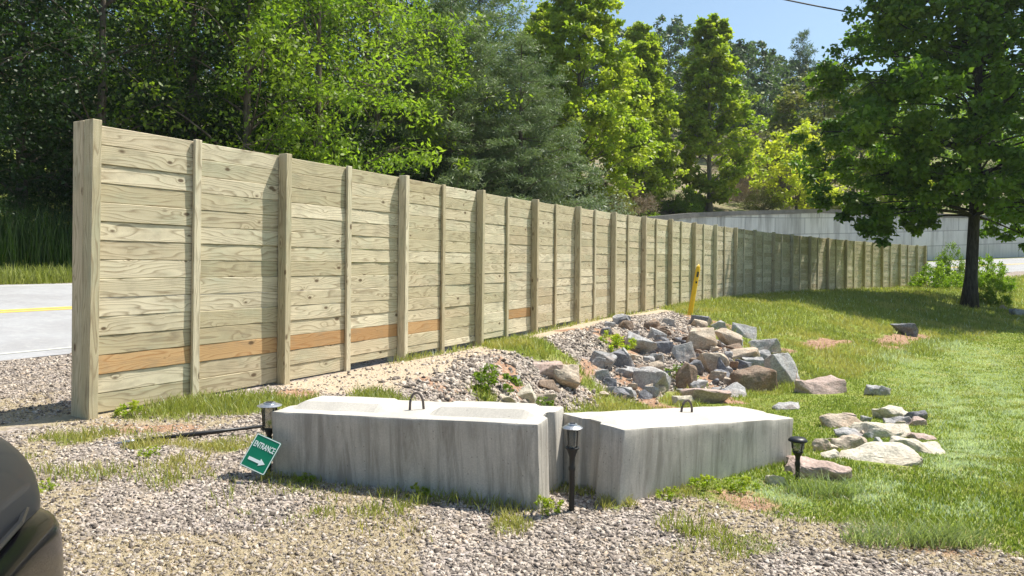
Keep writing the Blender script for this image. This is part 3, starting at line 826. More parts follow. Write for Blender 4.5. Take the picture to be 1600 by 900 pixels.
rocks = [
 ("tilted grey tan boulder at the upper left of the riprap", RIP, 1002, 553, 40, 28, 'grey'),
 ("small bluish grey rock right of the upper left boulder", RIP, 1036, 551, 30, 18, 'dark'),
 ("pale almost white rock with a dark right side below the upper boulders", RIP, 993, 576, 28, 26, 'grey'),
 ("dark grey rock touching the pale white rock on its left", RIP, 968, 574, 26, 20, 'dark'),
 ("light grey flat rock at the left edge of the riprap near the grass", RIP, 942, 574, 34, 18, 'grey'),
 ("large grey slab with a shaded face at the foot of the riprap", RIP, 1030, 619, 62, 36, 'grey'),
 ("blocky brown rock leaning on the large grey slab", RIP, 1073, 611, 30, 34, 'brown'),
 ("grey tan rock with a dark overhung underside below the yellow marker", RIP, 1098, 546, 42, 26, 'tan'),
 ("tan rock high in the middle of the riprap", RIP, 1138, 543, 34, 20, 'tan'),
 ("whitish rock at the top right of the riprap under the grass bank", RIP, 1166, 528, 34, 18, 'grey'),
 ("flat light grey rock at the right shoulder of the riprap", RIP, 1199, 556, 38, 20, 'grey'),
 ("pinkish tan boulder in the middle of the riprap", RIP, 1112, 584, 40, 28, 'tan'),
 ("tall dark blue grey rock standing upright in the riprap", RIP, 1141, 592, 28, 32, 'dark'),
 ("largest tan brown boulder at the lower right of the riprap", RIP, 1183, 612, 62, 30, 'brown'),
 ("smooth blue grey boulder at the right end of the riprap", RIP, 1228, 601, 42, 38, 'grey'),
 ("small grey rock left of the largest tan brown boulder", RIP, 1146, 620, 36, 20, 'grey'),
 ("long tan slab low in the riprap directly above the right block", RIP, 1112, 631, 62, 24, 'pink'),
 ("grey rock halfway down the riprap beside the orange dirt streak", RIP, 1068, 566, 38, 24, 'grey'),
 ("small dark wedge rock between grey and pinkish boulders", RIP, 1088, 584, 24, 18, 'dark'),
 ("tan rock sitting above the largest tan brown boulder", RIP, 1172, 570, 42, 20, 'tan'),
 ("small brown rock just under the whitish top rock", RIP, 1150, 556, 26, 14, 'brown'),
 ("small grey stone below the brown blocky rock", RIP, 1092, 612, 26, 16, 'grey'),
 ("little pale stone lying low at the foot of the large grey slab", RIP, 1068, 632, 30, 13, 'cream'),
 ("flat pinkish slab set in grass right of the riprap", DT, 1289, 616, 66, 24, 'pink'),
 ("pale orange boulder with a flat top behind the left block", LC, 884, 608, 40, 34, 'tan'),
 ("pinkish grey slab resting on top of the pale orange boulder", LC, 852, 588, 46, 20, 'pink'),
 ("cream rounded rock at the lower left of the cluster behind the block", LC, 818, 624, 32, 22, 'cream'),
 ("thin tan wedge rock at the foot of the cluster behind the block", LC, 848, 630, 36, 14, 'tan'),
 ("dark brown rock shaded under the pale orange boulder", LC, 858, 612, 34, 18, 'brown'),
 ("small white sliver of rock beside the green weed clump", LC, 804, 600, 14, 14, 'grey'),
 ("flat pale rock lying on the back edge of the left block end", LC, 790, 630, 32, 12, 'cream'),
 ("cream rock at the top of the ditch pile", DT, 1398, 655, 42, 18, 'cream'),
 ("thin grey rock just below the top cream ditch rock", DT, 1413, 663, 38, 12, 'grey'),
 ("dark small rock at the right tip of the ditch pile", DT, 1437, 657, 30, 13, 'dark'),
 ("broad cream rock in the centre of the ditch pile", DT, 1392, 683, 72, 22, 'cream'),
 ("greyish rock at the upper left of the ditch pile", DT, 1324, 667, 52, 18, 'tan'),
 ("purple grey rock in the left middle of the ditch pile", DT, 1338, 684, 48, 16, 'grey'),
 ("tan ditch rock with a dark underside above the flat slab", DT, 1334, 704, 54, 20, 'tan'),
 ("low pink rock at the right side of the ditch pile", DT, 1446, 688, 38, 10, 'pink'),
 ("wide cream yellow rock at the lower right of the ditch pile", DT, 1442, 708, 76, 24, 'cream'),
 ("biggest cream rock at the front of the ditch pile", DT, 1390, 726, 98, 30, 'cream'),
 ("small upright tan rock behind the short path lamp", DT, 1284, 706, 26, 18, 'tan'),
 ("small rough rock touching the flat pink slab's upper right", DT, 1300, 718, 24, 14, 'cream'),
 ("large flat pinkish slab right behind the short path lamp", DT, 1288, 748, 100, 32, 'pink'),
 ("rounded cream stone at the right foot of the brown streaked block", DT, 1215, 757, 28, 16, 'cream'),
 ("weathered pale rock alone in grass above the ditch pile", DT, 1375, 618, 28, 15, 'grey'),
 ("dark rock jutting out of the bare patch on the grass bank", "rocks by the big tree", 1416, 524, 32, 22, 'dark'),
 ("pale rock in the creek bed right of the big tree trunk", "rocks by the big tree", 1570, 484, 18, 10, 'pink'),
 ("dark rock in the creek bed below the pale one", "rocks by the big tree", 1584, 492, 18, 10, 'dark'),
 ("light grey rock in the creek bed at the picture edge", "rocks by the big tree", 1597, 494, 18, 10, 'grey'),
 ("thin flat stone half buried in grass behind the right block", DT, 1232, 640, 34, 10, 'grey'),
]
for q, (lab, grp, px, py, w, h, mt) in enumerate(rocks):
    make_rock("rock", lab, grp, px, py, w, h, mt, 100 + q)

rr_ = random.Random(5); cnt = 0
while cnt < 120:
    f = rr_.random(); px = 935 + 290 * rr_.random(); py = 508 + 118 * rr_.random()
    if (px > 1110 and py < 505 + (px - 1110) * .45) or py < 575 - (px - 880) * .9 or py > 640 - abs(px - 1090) * .1: continue
    sz_ = rr_.uniform(12, 28)
    make_rock("rock", "small broken stone wedged between the larger riprap rocks", "small stones of the riprap", px, py, sz_, sz_ * .6, rr_.choice(['grey', 'grey', 'tan', 'dark', 'brown']), 400 + cnt); cnt += 1
for q in range(16):
    px = 1275 + 165 * rr_.random(); py = 650 + 62 * rr_.random() + (px - 1275) * .08; sz_ = rr_.uniform(14, 28)
    make_rock("rock", "small rough stone between the larger rocks of the ditch pile", "small stones of the ditch pile", px, py, sz_, sz_ * .6, rr_.choice(['grey', 'tan', 'brown', 'pink', 'cream']), 700 + q)
# ------------------------------------------------------------------ path lamps
def lamp_lantern(name, label, loc, hgt, s=1.0, tilt=(0, 0, 0), group="garden path lamps", cb=.71):
    root = thing(name, label, "path lamp", loc, tilt, group)
    b = MB(); b.lathe([(.012, -.12), (.017, .0), (.017, hgt * .45), (.021, hgt * .47), (.021, hgt * .5), (.017, hgt * .52), (.018, hgt * (cb - .09)), (.034, hgt * (cb - .01)), (.037, hgt * (cb + .005))], n=16)
    b.build("stake", M['black_plastic'], root, True)
    cg = MB(); r = .040 * s
    for q in range(4):
        a = math.pi / 4 + q * math.pi / 2
        cg.tube([(r * .85 * math.cos(a), r * .85 * math.sin(a), hgt * cb), (r * 1.05 * math.cos(a), r * 1.05 * math.sin(a), hgt * .955)], .0042, 6)
    cg.lathe([(r * .98, hgt * (cb + .002)), (r * 1.08, hgt * (cb + .005)), (r * 1.08, hgt * (cb + .02)), (r * .98, hgt * (cb + .023))], n=16)
    cg.build("lantern_cage", M['black_plastic'], root)
    g = MB(); g.lathe([(r * .35, hgt * (cb + .005)), (r * .78, hgt * (cb + .05)), (r * .84, hgt * .955)], n=16); g.build("lens", M['frost'], root, True)
    cp = MB(); cp.lathe([(r * 1.5, hgt * .95), (r * 1.58, hgt * .957), (r * 1.2, hgt * .975), (r * .8, hgt * .985), (r * .75, hgt), (r * .2, hgt * 1.006)], n=20)
    cp.build("cap", M['lamp_metal'], root, False)
    sc_ = MB(); sc_.box((0, 0, hgt * 1.004), (r * .8, r * .8, .004)); sc_.build("solar_cell", M['solar'], root)
    return root
g = hit(893, 799); lamp_lantern("path_lamp", "tall black path lamp standing in the gap between the two concrete blocks", (g.x, g.y, 0), .52)
g = P(420, 742, 5.17); lamp_lantern("path_lamp", "black caged lamp with silver top standing behind the green entrance sign", (g.x, g.y, 0), .49, 1.35, cb=.62)
g = hit(1246, 752)
root = thing("path_lamp", "short black path lamp with a wide disc cap at the right end of the block", "path lamp", (g.x, g.y, terrain(g.x, g.y, True)), (0, 0, 0), "garden path lamps")
b = MB(); b.lathe([(.011, -.1), (.015, 0), (.015, .10), (.02, .12), (.015, .14), (.017, .17), (.035, .20), (.038, .205)], n=16); b.build("stake", M['black_plastic'], root, True)
b = MB(); b.lathe([(.03, .205), (.041, .23), (.045, .275)], n=16); b.build("lens", M['frost'], root, True)
b = MB()
for q in range(4):
    a = q * math.pi / 2 + .3; b.tube([(.034 * math.cos(a), .034 * math.sin(a), .205), (.049 * math.cos(a), .049 * math.sin(a), .28)], .004, 6)
b.build("lantern_cage", M['black_plastic'], root)
b = MB(); b.lathe([(.052, .272), (.064, .278), (.064, .286), (.05, .30), (.02, .305)], n=20); b.build("cap", M['black_plastic'], root, True)

fb = [n_ for n_ in M['frost'].node_tree.nodes if n_.type == 'BSDF_PRINCIPLED'][0]; fb.inputs['Transmission Weight'].default_value = .85; fb.inputs['IOR'].default_value = 1.15
# fallen pole
a_ = Vector((*hit(212, 693)[:2], .022)); b_ = Vector((*hit(425, 674)[:2], .05))
root = thing("fallen_lamp_pole", "black metal pole with a silver tip lying on the gravel left of the block", "pole", a_)
mb = MB(); d = b_ - a_
mb.tube([Vector((0, 0, 0)), d * .3, d * .31, d * .62, d * .63, d * 1.0], [.015, .015, .019, .019, .015, .014], 12); mb.build("pole_tube", M['black_plastic'], root, True)
mb = MB(); dn = d.normalized(); mb.tube([-dn * .005, -dn * .03, -dn * .15], [.012, .018, .004], 10); mb.build("ground_spike", M['lamp_metal'], root, True)

# ------------------------------------------------------------------ entrance sign
A_ = P(403, 677, 5.02); Bv = P(441, 694, 4.965); Dv = P(372, 726, 4.93)
Cc = P(413, 741, 4.88)
xw = (Bv - A_); yw = (A_ - Dv)
xn = xw.normalized(); zn = xn.cross(yw).normalized(); yn = zn.cross(xn)
W_ = xw.length; H_ = yw.length
mid = (A_ + Bv + Cc + Dv) / 4
sign = thing("entrance_sign", "small green entrance sign with a white right arrow leaning crookedly against the lamp and block", "sign", mid)
Rm = Matrix((xn, yn, zn)).transposed()
if zn.y > 0: pass
sign.rotation_euler = Rm.to_euler()
# keep the outline the photo shows: a sheared parallelogram would be odd, so a true rectangle
def rrect(w, h, r, n_=5):
    pts = []
    for cx, cy, a0 in ((w / 2 - r, h / 2 - r, 0), (-w / 2 + r, h / 2 - r, 90), (-w / 2 + r, -h / 2 + r, 180), (w / 2 - r, -h / 2 + r, 270)):
        for q in range(n_ + 1):
            a = math.radians(a0 + 90 * q / n_); pts.append((cx + r * math.cos(a), cy + r * math.sin(a)))
    return pts
def slab(pts, z0, z1, mb):
    k = len(pts); vs = [(x, y, z0) for x, y in pts] + [(x, y, z1) for x, y in pts]
    mb.add(vs, [tuple(range(k))[::-1], tuple(range(k, 2 * k))] + [(q, (q + 1) % k, k + (q + 1) % k, k + q) for q in range(k)])
mb = MB(); slab(rrect(W_, H_, .012), -.0015, .0, mb); mb.build("sign_plate", M['green_sign'], sign)
# border as ring
mb = MB(); o1 = rrect(W_ - .006, H_ - .006, .010); i1 = rrect(W_ - .018, H_ - .018, .006); k = len(o1)
vs = [(x, y, .0006) for x, y in o1] + [(x, y, .0006) for x, y in i1] + [(x, y, .0016) for x, y in o1] + [(x, y, .0016) for x, y in i1]
fs = []
for q in range(k):
    r2 = (q + 1) % k
    fs += [(2 * k + q, 2 * k + r2, 3 * k + r2, 3 * k + q), (q, r2, 2 * k + r2, 2 * k + q), (k + r2, k + q, 3 * k + q, 3 * k + r2)]
mb.add(vs, fs); mb.build("sign_border", M['white_sign'], sign)
fc = bpy.data.curves.new("sign_text", 'FONT'); fc.body = "ENTRANCE"; fc.align_x = 'CENTER'; fc.align_y = 'CENTER'
fc.size = H_ * .235; fc.extrude = .0006; fc.offset = .0009; fc.materials.append(M['white_sign'])
to = ob("sign_text", fc, sign, (0, H_ * .20, .0014)); to.scale = (W_ * .86 / (fc.size * 5.35), 1, 1)
bpy.context.view_layer.update()
tm = bpy.data.meshes.new_from_object(to.evaluated_get(bpy.context.evaluated_depsgraph_get())); tm.name = "lettering"
tm.materials.clear(); tm.materials.append(M['white_sign'])
lt_ = ob("lettering", tm, sign, to.location.copy()); lt_.scale = to.scale.copy(); bpy.data.objects.remove(to)
mb = MB(); w = W_ * .33; yy = -H_ * .22; hh = H_ * .045; ah = H_ * .105
ar = [(-w, yy - hh), (w * .35, yy - hh), (w * .35, yy - ah), (w, yy), (w * .35, yy + ah), (w * .35, yy + hh), (-w, yy + hh)]
slab(ar, .0008, .0018, mb); mb.build("sign_arrow", M['white_sign'], sign)

# ------------------------------------------------------------------ yellow utility marker
g = hit(1078, 492); tp = P(1092, 413, g.y + .1)
root = thing("utility_marker", "leaning yellow utility marker post with dark decals at the top of the riprap", "marker post", (g.x, g.y, terrain(g.x, g.y, True)))
dv = tp - Vector(root.location); dn = dv.normalized(); side = Vector((.86, .5, 0)).normalized(); side = (side - dn * side.dot(dn)).normalized(); nn = dn.cross(side)
mb = MB(); rows = []
NR = 18
vs = []
for q in range(NR + 1):
    f = q / NR; wd = .085 * (1.1 - .1 * f)
    if f > .9: wd *= math.sqrt(max(0.05, 1 - ((f - .9) / .1) ** 2))
    for e in range(-3, 4):
        u_ = e / 3; vs.append(dn * dv.length * (f - .05) * 1.05 + side * wd * u_ - nn * (.022 * (1 - u_ * u_)))
k = 7; fr = [(q * k + e, q * k + e + 1, (q + 1) * k + e + 1, (q + 1) * k + e) for q in range(NR) for e in range(k - 1)]
mb.add(vs, fr); o_ = mb.build("marker_strip", M['yellow_post'], root, True)
sm = o_.modifiers.new("thickness", 'SOLIDIFY'); sm.thickness = .005
for (c_, hh_, ww_) in ((dn * dv.length * .80, .075, .036), (dn * dv.length * .645, .03, .03)):
    mb = MB(); q_ = [c_ + side * sx * ww_ + dn * sy * hh_ for sx, sy in ((-1, -1), (1, -1), (1, 1), (-1, 1))]
    sg = -1 if nn.y > 0 else 1
    q1 = [v - nn * (.0225 + .004) for v in q_]; q2 = [v - nn * (.0225 + .0055) for v in q_]
    mb.add(q1 + q2, [(0, 1, 2, 3), (7, 6, 5, 4), (0, 1, 5, 4), (1, 2, 6, 5), (2, 3, 7, 6), (3, 0, 4, 7)])
    mb.build("decal", M['decal'], root)

# ------------------------------------------------------------------ utility cable
pA = P(1130, -22, 30); pB = P(1545, 50, 40)
pts = []
for q in range(-20, 61):
    f = q / 40; v = pA.lerp(pB, f); v.z -= .35 * (1 - (2 * f - 1) ** 2) * .6; pts.append(v)
mb = MB(); mb.tube(pts, .032, 6)
o_ = mb.build("overhead_cable", M['cable']); tag(o_, "dark overhead utility cable sloping down into the big tree", "cable")

# ------------------------------------------------------------------ parked car (its nose is at the left edge)
def make_car():
    root = thing("parked_car", "dark grey vehicle with a glossy black bumper cut off at the lower left edge", "car", (-1.29, 2.12, .045))
    root.rotation_euler = (0, 0, math.radians(18))
    # local: +x nose, car spreads to -x ; y across, near side at +y... nose corner near origin
    def loft(secs, name, mat, par=root):
        k = len(secs[0]); vs = [v for s_ in secs for v in s_]; fs = []
        for a in range(len(secs) - 1):
            for b in range(k): fs.append((a * k + b, a * k + (b + 1) % k, (a + 1) * k + (b + 1) % k, (a + 1) * k + b))
        fs += [tuple(range(k))[::-1], tuple(range((len(secs) - 1) * k, len(secs) * k))]
        me = npm(name, np.array(vs), fs, mat)
        bm = bmesh.new(); bm.from_mesh(me); bmesh.ops.recalc_face_normals(bm, faces=bm.faces[:]); bm.to_mesh(me); bm.free()
        for p_ in me.polygons: p_.use_smooth = len(p_.vertices) == 4
        o_ = ob(name, me, par)
        ss = o_.modifiers.new("smooth", 'SUBSURF'); ss.levels = 2; ss.render_levels = 2
        return o_
    def sec(x, w, z0, z1, cz=.1, narrow=.9, yc=-.85):
        # rounded cross section, x fixed
        zs = [z0, z0 + .03, (z0 + z1) / 2, z1 - cz, z1, z1, z1 - cz, (z0 + z1) / 2, z0 + .03, z0]
        ys = [-w * .9, -w, -w * 1.0, -w * .97, -w * narrow * .8, w * narrow * .8, w * .97, w, w, w * .9]
        return [(x, yc + y, z) for y, z in zip(ys, zs)]
    loft([sec(-.005, .70, .70, .80, .05), sec(-.03, .80, .68, .93, .07), sec(-.09, .86, .60, 1.0, .07), sec(-.20, .89, .5, 1.05, .06), sec(-.34, .90, .4, 1.085, .07), sec(-.9, .92, .35, 1.13, .07), sec(-1.5, .93, .35, 1.16, .07), sec(-4.1, .93, .35, 1.12, .08), sec(-4.35, .86, .4, 1.05, .1)], "body", M['car_paint'])
    loft([sec(.045, .62, .36, .74, .05), sec(.04, .78, .34, .77, .04), sec(-.005, .87, .33, .79, .03), sec(-.14, .93, .32, .80, .03), sec(-.50, .95, .32, .80, .03), sec(-.56, .95, .32, .79, .03)], "front_bumper", M['car_black'])
    sm_ = MB(); sm_.tube([(.008, -.85, .80), (.0, -.35, .80), (-.05, -.06, .80), (-.3, .03, .80)], .008, 6); sm_.build("bumper_seam", M['black_plastic'], root)
    loft([sec(-1.25, .74, 1.10, 1.2, .03), sec(-1.7, .74, 1.1, 1.45, .05, .85), sec(-2.1, .73, 1.1, 1.68, .07, .8), sec(-3.4, .72, 1.1, 1.70, .07, .8), sec(-4.1, .70, 1.08, 1.3, .05, .85)], "cabin_glass", M['car_glass'])
    for sx in (-.78, -3.45):
        for sy in (-.02, -1.68):
            w_ = MB(); w_.tube([(sx, sy - .11, .35), (sx, sy - .1, .35), (sx, sy + .1, .35), (sx, sy + .11, .35)], [.31, .35, .35, .31], 28)
            wo_ = w_.build("wheel", M['rubber'], root, False)
            r_ = MB(); r_.tube([(sx, sy - .118, .35), (sx, sy + .118, .35)], [.21, .21], 20); r_.build("rim", M['rim'], wo_)
    return root
make_car()

# ------------------------------------------------------------------ foliage
def leaves_mesh(name, C, R, per, size, mat, seed, aspect=.55, up=.55, flat=.7, droop=0.0, shell=.0, clump=None):
    """leaf quads spread round clump centres C (n,3) of radius R (n,)"""
    g = np.random.default_rng(seed)
    n_ = len(C); per = np.broadcast_to(per, (n_,)).astype(int)
    ci = np.repeat(np.arange(n_), per); k = len(ci)
    d = g.normal(size=(k, 3)); d /= np.linalg.norm(d, axis=1)[:, None]
    rad = (g.random(k) ** .55) * (1 - shell) + shell
    pos = C[ci] + d * (rad * R[ci])[:, None] * np.array([1, 1, flat])
    nr = g.normal(size=(k, 3)) * (1 - up); nr[:, 2] += up; nr += d * .35
    nr /= np.linalg.norm(nr, axis=1)[:, None]
    t = g.normal(size=(k, 3)); t[:, 2] -= droop; t -= nr * (t * nr).sum(1)[:, None]; t /= np.linalg.norm(t, axis=1)[:, None] + 1e-9
    b = np.cross(nr, t)
    L = size * (.65 + .7 * g.random(k))[:, None]; Wd = L * aspect
    v0 = pos; v1 = pos + t * L * .45 + b * Wd * .5 - nr * L * .05; v2 = pos + t * L - nr * L * .12; v3 = pos + t * L * .45 - b * Wd * .5 - nr * L * .05
    V = np.stack([v0, v1, v2, v3], 1).reshape(-1, 3)
    Fq = np.arange(4 * k).reshape(-1, 4)
    rn = np.repeat(g.random(k), 4); cr = g.random(n_) if clump is None else clump
    cl = np.repeat(cr[ci], 4)
    return npm(name, V, Fq, mat, {"rnd": rn, "clump": cl})

def limb(mb, a, b, r0, r1, g, sag=.1, n_=5, sides=6):
    a = Vector(a); b = Vector(b); L = (b - a).length; pts = []; rs = []
    off = Vector((g.gauss(0, 1), g.gauss(0, 1), g.gauss(0, .5))) * L * .05
    for q in range(n_ + 1):
        f = q / n_; v = a.lerp(b, f) + off * math.sin(f * math.pi) + Vector((0, 0, L * sag * math.sin(f * math.pi)))
        pts.append(v); rs.append(r0 + (r1 - r0) * f)
    mb.tube(pts, rs, sides)

def tree_proto(kind, seed, H, W, leaf, mats, nlobes=26, per=70, sub=7, base=.12, trunk_r=.18, leafsize=.16, top_bias=0, aspect=.6, shape='oval', lobe=.24, up=.5, droop=.2):
    """returns (trunk mesh, crown mesh); height H, crown width W, base = crown start fraction"""
    g = random.Random(seed); gn = np.random.default_rng(seed)
    tb = MB(); pts = []; rs = []
    wob = Vector((g.uniform(-.3, .3), g.uniform(-.3, .3), 0))
    for q in range(9):
        f = q / 8; pts.append(Vector((wob.x * math.sin(f * 3) * .5, wob.y * math.sin(f * 2.3) * .5, -.3 + H * .95 * f)))
        rs.append(trunk_r * (1.0 + .55 * math.exp(-f * 22)) * (1 - f) ** .8 + .012)
    tb.tube(pts, rs, 10)
    C = []; R = []
    for i in range(nlobes):
        f = (i + .5) / nlobes
        zf = base + (1 - base) * (f ** .9)
        if shape == 'oval': w = math.sin(min(1, (zf - base * .4) / (1 - base * .4)) * math.pi) ** .6
        elif shape == 'cone': w = (1 - zf) ** .75 * 1.15 + .08
        elif shape == 'ovate':
            q = (zf - base) / (1 - base); w = (min(1, q / .22) ** .6 * (.65 if q < .22 else 1) + (0.35 * min(1, q / .22) if q < .22 else 0)) * (1 - q) ** .62 * 1.05 + .10
        else: w = math.sin(min(1, zf) * math.pi) ** .4
        a = i * 2.39996 + g.uniform(-.5, .5); rr = W * .5 * w * g.uniform(.45, .85)
        lc = Vector((math.cos(a) * rr, math.sin(a) * rr, H * zf * .97))
        lr = W * lobe * g.uniform(.7, 1.25) * (w * .6 + .4)
        tz = max(.8, lc.z - rr * g.uniform(.3, .8)); f2 = (tz + .3) / (H * .95)
        q = min(7.99, f2 * 8); p0 = pts[int(q)].lerp(pts[min(8, int(q) + 1)], q - int(q))
        limb(tb, p0, lc, max(.02, trunk_r * .33 * (1 - f * .6)), .012, g, .06)
        for j in range(sub):
            v = Vector((g.gauss(0, 1), g.gauss(0, 1), g.gauss(0, .8))); v = v.normalized() * lr * g.uniform(.45, 1.0)
            v.z *= .75
            c = lc + v
            if c.z > .5:
                C.append(c); R.append(lr * g.uniform(.28, .52))
                if j % 2 == 0: limb(tb, lc, c, .014, .006, g, .02, 2, 4)
    C = np.array([tuple(c) for c in C]); R = np.array(R)
    cr = leaves_mesh("crown", C, R, per, leafsize, mats[0], seed, aspect, up, .6, droop)
    v = np.array(tb.v, dtype=np.float32); tr = npm("trunk", v, tb.f, mats[1])
    for p_ in tr.polygons: p_.use_smooth = True
    return tr, cr

def pine_proto(seed, H, W, mats, levels=26, base=.06, leafsize=.21, per=84, trunk_r=.2, sparse=0.0, flatt=.5, upt=.25):
    g = random.Random(seed); tb = MB(); pts = [Vector((0, 0, -.3 + H * q / 8)) for q in range(9)]
    tb.tube(pts, [trunk_r * (1 - q / 8) + .015 for q in range(9)], 9)
    C = []; R = []
    for l in range(levels):
        f = (l + .3) / levels; z = H * (base + (1 - base) * f); bl = W * .5 * ((1 - f) ** .7) * 1.0 + .25
        for k in range(6 if l < levels - 3 else 4):
            if g.random() < sparse: continue
            a = k * math.pi / 3 + l * .9 + g.uniform(-.4, .4); L = bl * g.uniform(.7, 1.12)
            e = Vector((math.cos(a) * L, math.sin(a) * L, z + L * upt * g.uniform(.2, 1.2)))
            limb(tb, (0, 0, z), e, .035 * (1 - f) + .012, .008, g, -.05, 4, 5)
            m_ = max(2, int(L / .42))
            for j in range(m_):
                q = .25 + .75 * (j + 1) / m_
                c = Vector((0, 0, z)).lerp(e, q) + Vector((g.gauss(0, .18), g.gauss(0, .18), g.gauss(0, .06))) * (1 + q * L * .3)
                C.append(c); R.append(.30 + .16 * g.random() + .05 * L * (1 - q))
    C = np.array([tuple(c) for c in C]); R = np.array(R)
    cr = leaves_mesh("crown", C, R, per, leafsize, mats[0], seed, .14, .35, flatt, -.5)
    tr = npm("trunk", np.array(tb.v, dtype=np.float32), tb.f, mats[1])
    return tr, cr

LM = {
 'dark': leaf_mat("leaf_shaded", (.013, .034, .008), (.050, .095, .020), (.04, .075, .015), .30),  # shade of the left wood put into the leaf colour as low albedo
 'mid': leaf_mat("leaf_mid", (.085, .15, .018), (.18, .26, .03), (.25, .31, .04), .5),
 'bright': leaf_mat("leaf_bright", (.20, .28, .03), (.39, .46, .06), (.50, .50, .07), .5),
 'spray': leaf_mat("leaf_spray", (.13, .22, .022), (.27, .37, .045), (.33, .40, .05), .5),
 'yellow': leaf_mat("leaf_yellow", (.34, .38, .04), (.56, .58, .09), (.62, .55, .08), .55),
 'pine': leaf_mat("needle_soft", (.10, .15, .065), (.21, .27, .125), (.26, .31, .12), .25, (1.2, 1.4, .8)),
 'silver': leaf_mat("leaf_silver", (.13, .17, .10), (.30, .34, .24), (.24, .28, .18), .3, (1.2, 1.3, .8)),
 'far': leaf_mat("leaf_far", (.055, .10, .04), (.10, .15, .06), (.12, .16, .06), .35),
 'maple': leaf_mat("leaf_maple", (.065, .14, .02), (.18, .28, .045), (.24, .33, .04), .48),
 'olive': leaf_mat("leaf_olive", (.11, .13, .035), (.20, .22, .07), (.28, .24, .10), .4),
 'twig': leaf_mat("brush_twig", (.20, .15, .10), (.42, .35, .25), (.30, .22, .14), .1, (1, .9, .7), .8),
}
BK = M['bark']
PR = {}
PR['broad1'] = (tree_proto('b', 1, 14, 9.5, None, (LM['mid'], BK), 34, 62, 8, .10, .2, .17), 14)
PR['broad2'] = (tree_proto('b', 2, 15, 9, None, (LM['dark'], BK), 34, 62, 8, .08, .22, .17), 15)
PR['broad3'] = (tree_proto('b', 3, 13, 8.5, None, (LM['spray'], BK), 32, 56, 8, .12, .18, .20, aspect=.4, droop=.6), 13)
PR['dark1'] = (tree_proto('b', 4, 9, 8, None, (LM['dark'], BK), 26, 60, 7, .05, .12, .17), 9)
PR['poplar1'] = (tree_proto('p', 5, 12, 5.6, None, (LM['bright'], M['bark_pale']), 70, 52, 8, .03, .13, .21, aspect=.8, shape='ovate', lobe=.17), 12)
PR['poplar2'] = (tree_proto('p', 6, 12, 5.0, None, (LM['bright'], M['bark_pale']), 66, 50, 8, .03, .13, .21, aspect=.8, shape='ovate', lobe=.18), 12)
PR['poplar3'] = (tree_proto('p', 7, 14, 7.6, None, (LM['bright'], BK), 84, 54, 8, .03, .16, .21, aspect=.8, shape='ovate', lobe=.17), 14)
PR['pine1'] = (pine_proto(8, 14, 9, (LM['pine'], BK)), 14)
PR['pine2'] = (pine_proto(9, 13, 8, (LM['pine'], BK), 24), 13)
PR['yellow1'] = (tree_proto('y', 10, 6, 6.0, None, (LM['yellow'], BK), 22, 44, 7, .10, .08, .22, aspect=.6), 6)
PR['far1'] = (tree_proto('f', 11, 15, 11, None, (LM['far'], BK), 26, 46, 6, .05, .2, .42), 15)
PR['far2'] = (tree_proto('f', 12, 14, 9, None, (LM['far'], BK), 24, 46, 6, .05, .2, .42), 14)
PR['farpine'] = (pine_proto(13, 18, 8.5, (LM['far'], BK), 17, .15, .6, 26, .25, .25, .3, .12), 18)
PR['olive1'] = (tree_proto('o', 14, 8, 7, None, (LM['olive'], BK), 26, 50, 7, .06, .1, .2), 8)

def bush_proto(seed, H, W, mat, n_=40, per=60, size=.09, aspect=.35, up=.3, droop=-.4, stems=12):
    g = random.Random(seed); C = []; R = []; tb = MB()
    for i in range(n_):
        a = g.uniform(0, 6.283); r_ = W * .5 * math.sqrt(g.random()); z = H * (.12 + .8 * g.random() * (1 - (r_ / (W * .55)) ** 2))
        C.append((math.cos(a) * r_, math.sin(a) * r_, z)); R.append(H * .115 * g.uniform(.6, 1.4))
        if i < stems: limb(tb, (g.gauss(0, .05) * W, g.gauss(0, .05) * W, -.15), C[-1], .012 * H, .004 * H, g, .08, 4, 4)
    cr = leaves_mesh("foliage", np.array(C), np.array(R), per, size, mat, seed, aspect, up, .9, droop)
    st_ = npm("stem", np.array(tb.v, dtype=np.float32), tb.f, BK)
    return st_, cr
BP = {
 'silver': (bush_proto(31, 6.5, 7.5, LM['silver'], 130, 100, .18, .3), 6.5),
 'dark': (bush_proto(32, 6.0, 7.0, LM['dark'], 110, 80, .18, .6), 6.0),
 'olive': (bush_proto(33, 4.5, 5.5, LM['olive'], 100, 80, .17, .3), 4.5),
 'green': (bush_proto(34, 4.5, 5.5, LM['mid'], 100, 70, .18, .6), 4.5),
 'bright': (bush_proto(35, 3.0, 4.5, LM['spray'], 80, 70, .16, .6), 3.0),
 'twig': (bush_proto(36, 4.0, 6.5, LM['twig'], 110, 110, .32, .06, .1, -1.2), 4.0),
 'weed': (bush_proto(37, .22, .34, LM['bright'], 24, 26, .028, .5, .4, -.3, 8), .22),
 'weedd': (bush_proto(38, .30, .5, LM['mid'], 28, 30, .035, .5, .4, -.3, 8), .30),
}
first = set()
def plant(proto, name, cat, label, group, loc, H, rz=0, wid=1.0, bush=False, parts=('trunk', 'crown')):
    (tr, cr), H0 = (BP if bush else PR)[proto]
    root = thing(name, label, cat, loc, (0, 0, rz), group)
    s = H / H0; root.scale = (s * wid, s * wid, s)
    ob(parts[0], tr, root); ob(parts[1], cr, root)
    return root
def tree_px(proto, name, label, group, px, D, top, rz=0, wid=1.0, cat="tree", bush=False, sink=.15):
    u, w = ray(px, top); X = u * D
    zt = HC + w * D; zb = terrain(X, D) - sink
    return plant(proto, name, cat, label, group, (X, D, zb), max(1.0, zt - zb), rz, wid, bush, ('stem', 'foliage') if bush else ('trunk', 'crown'))

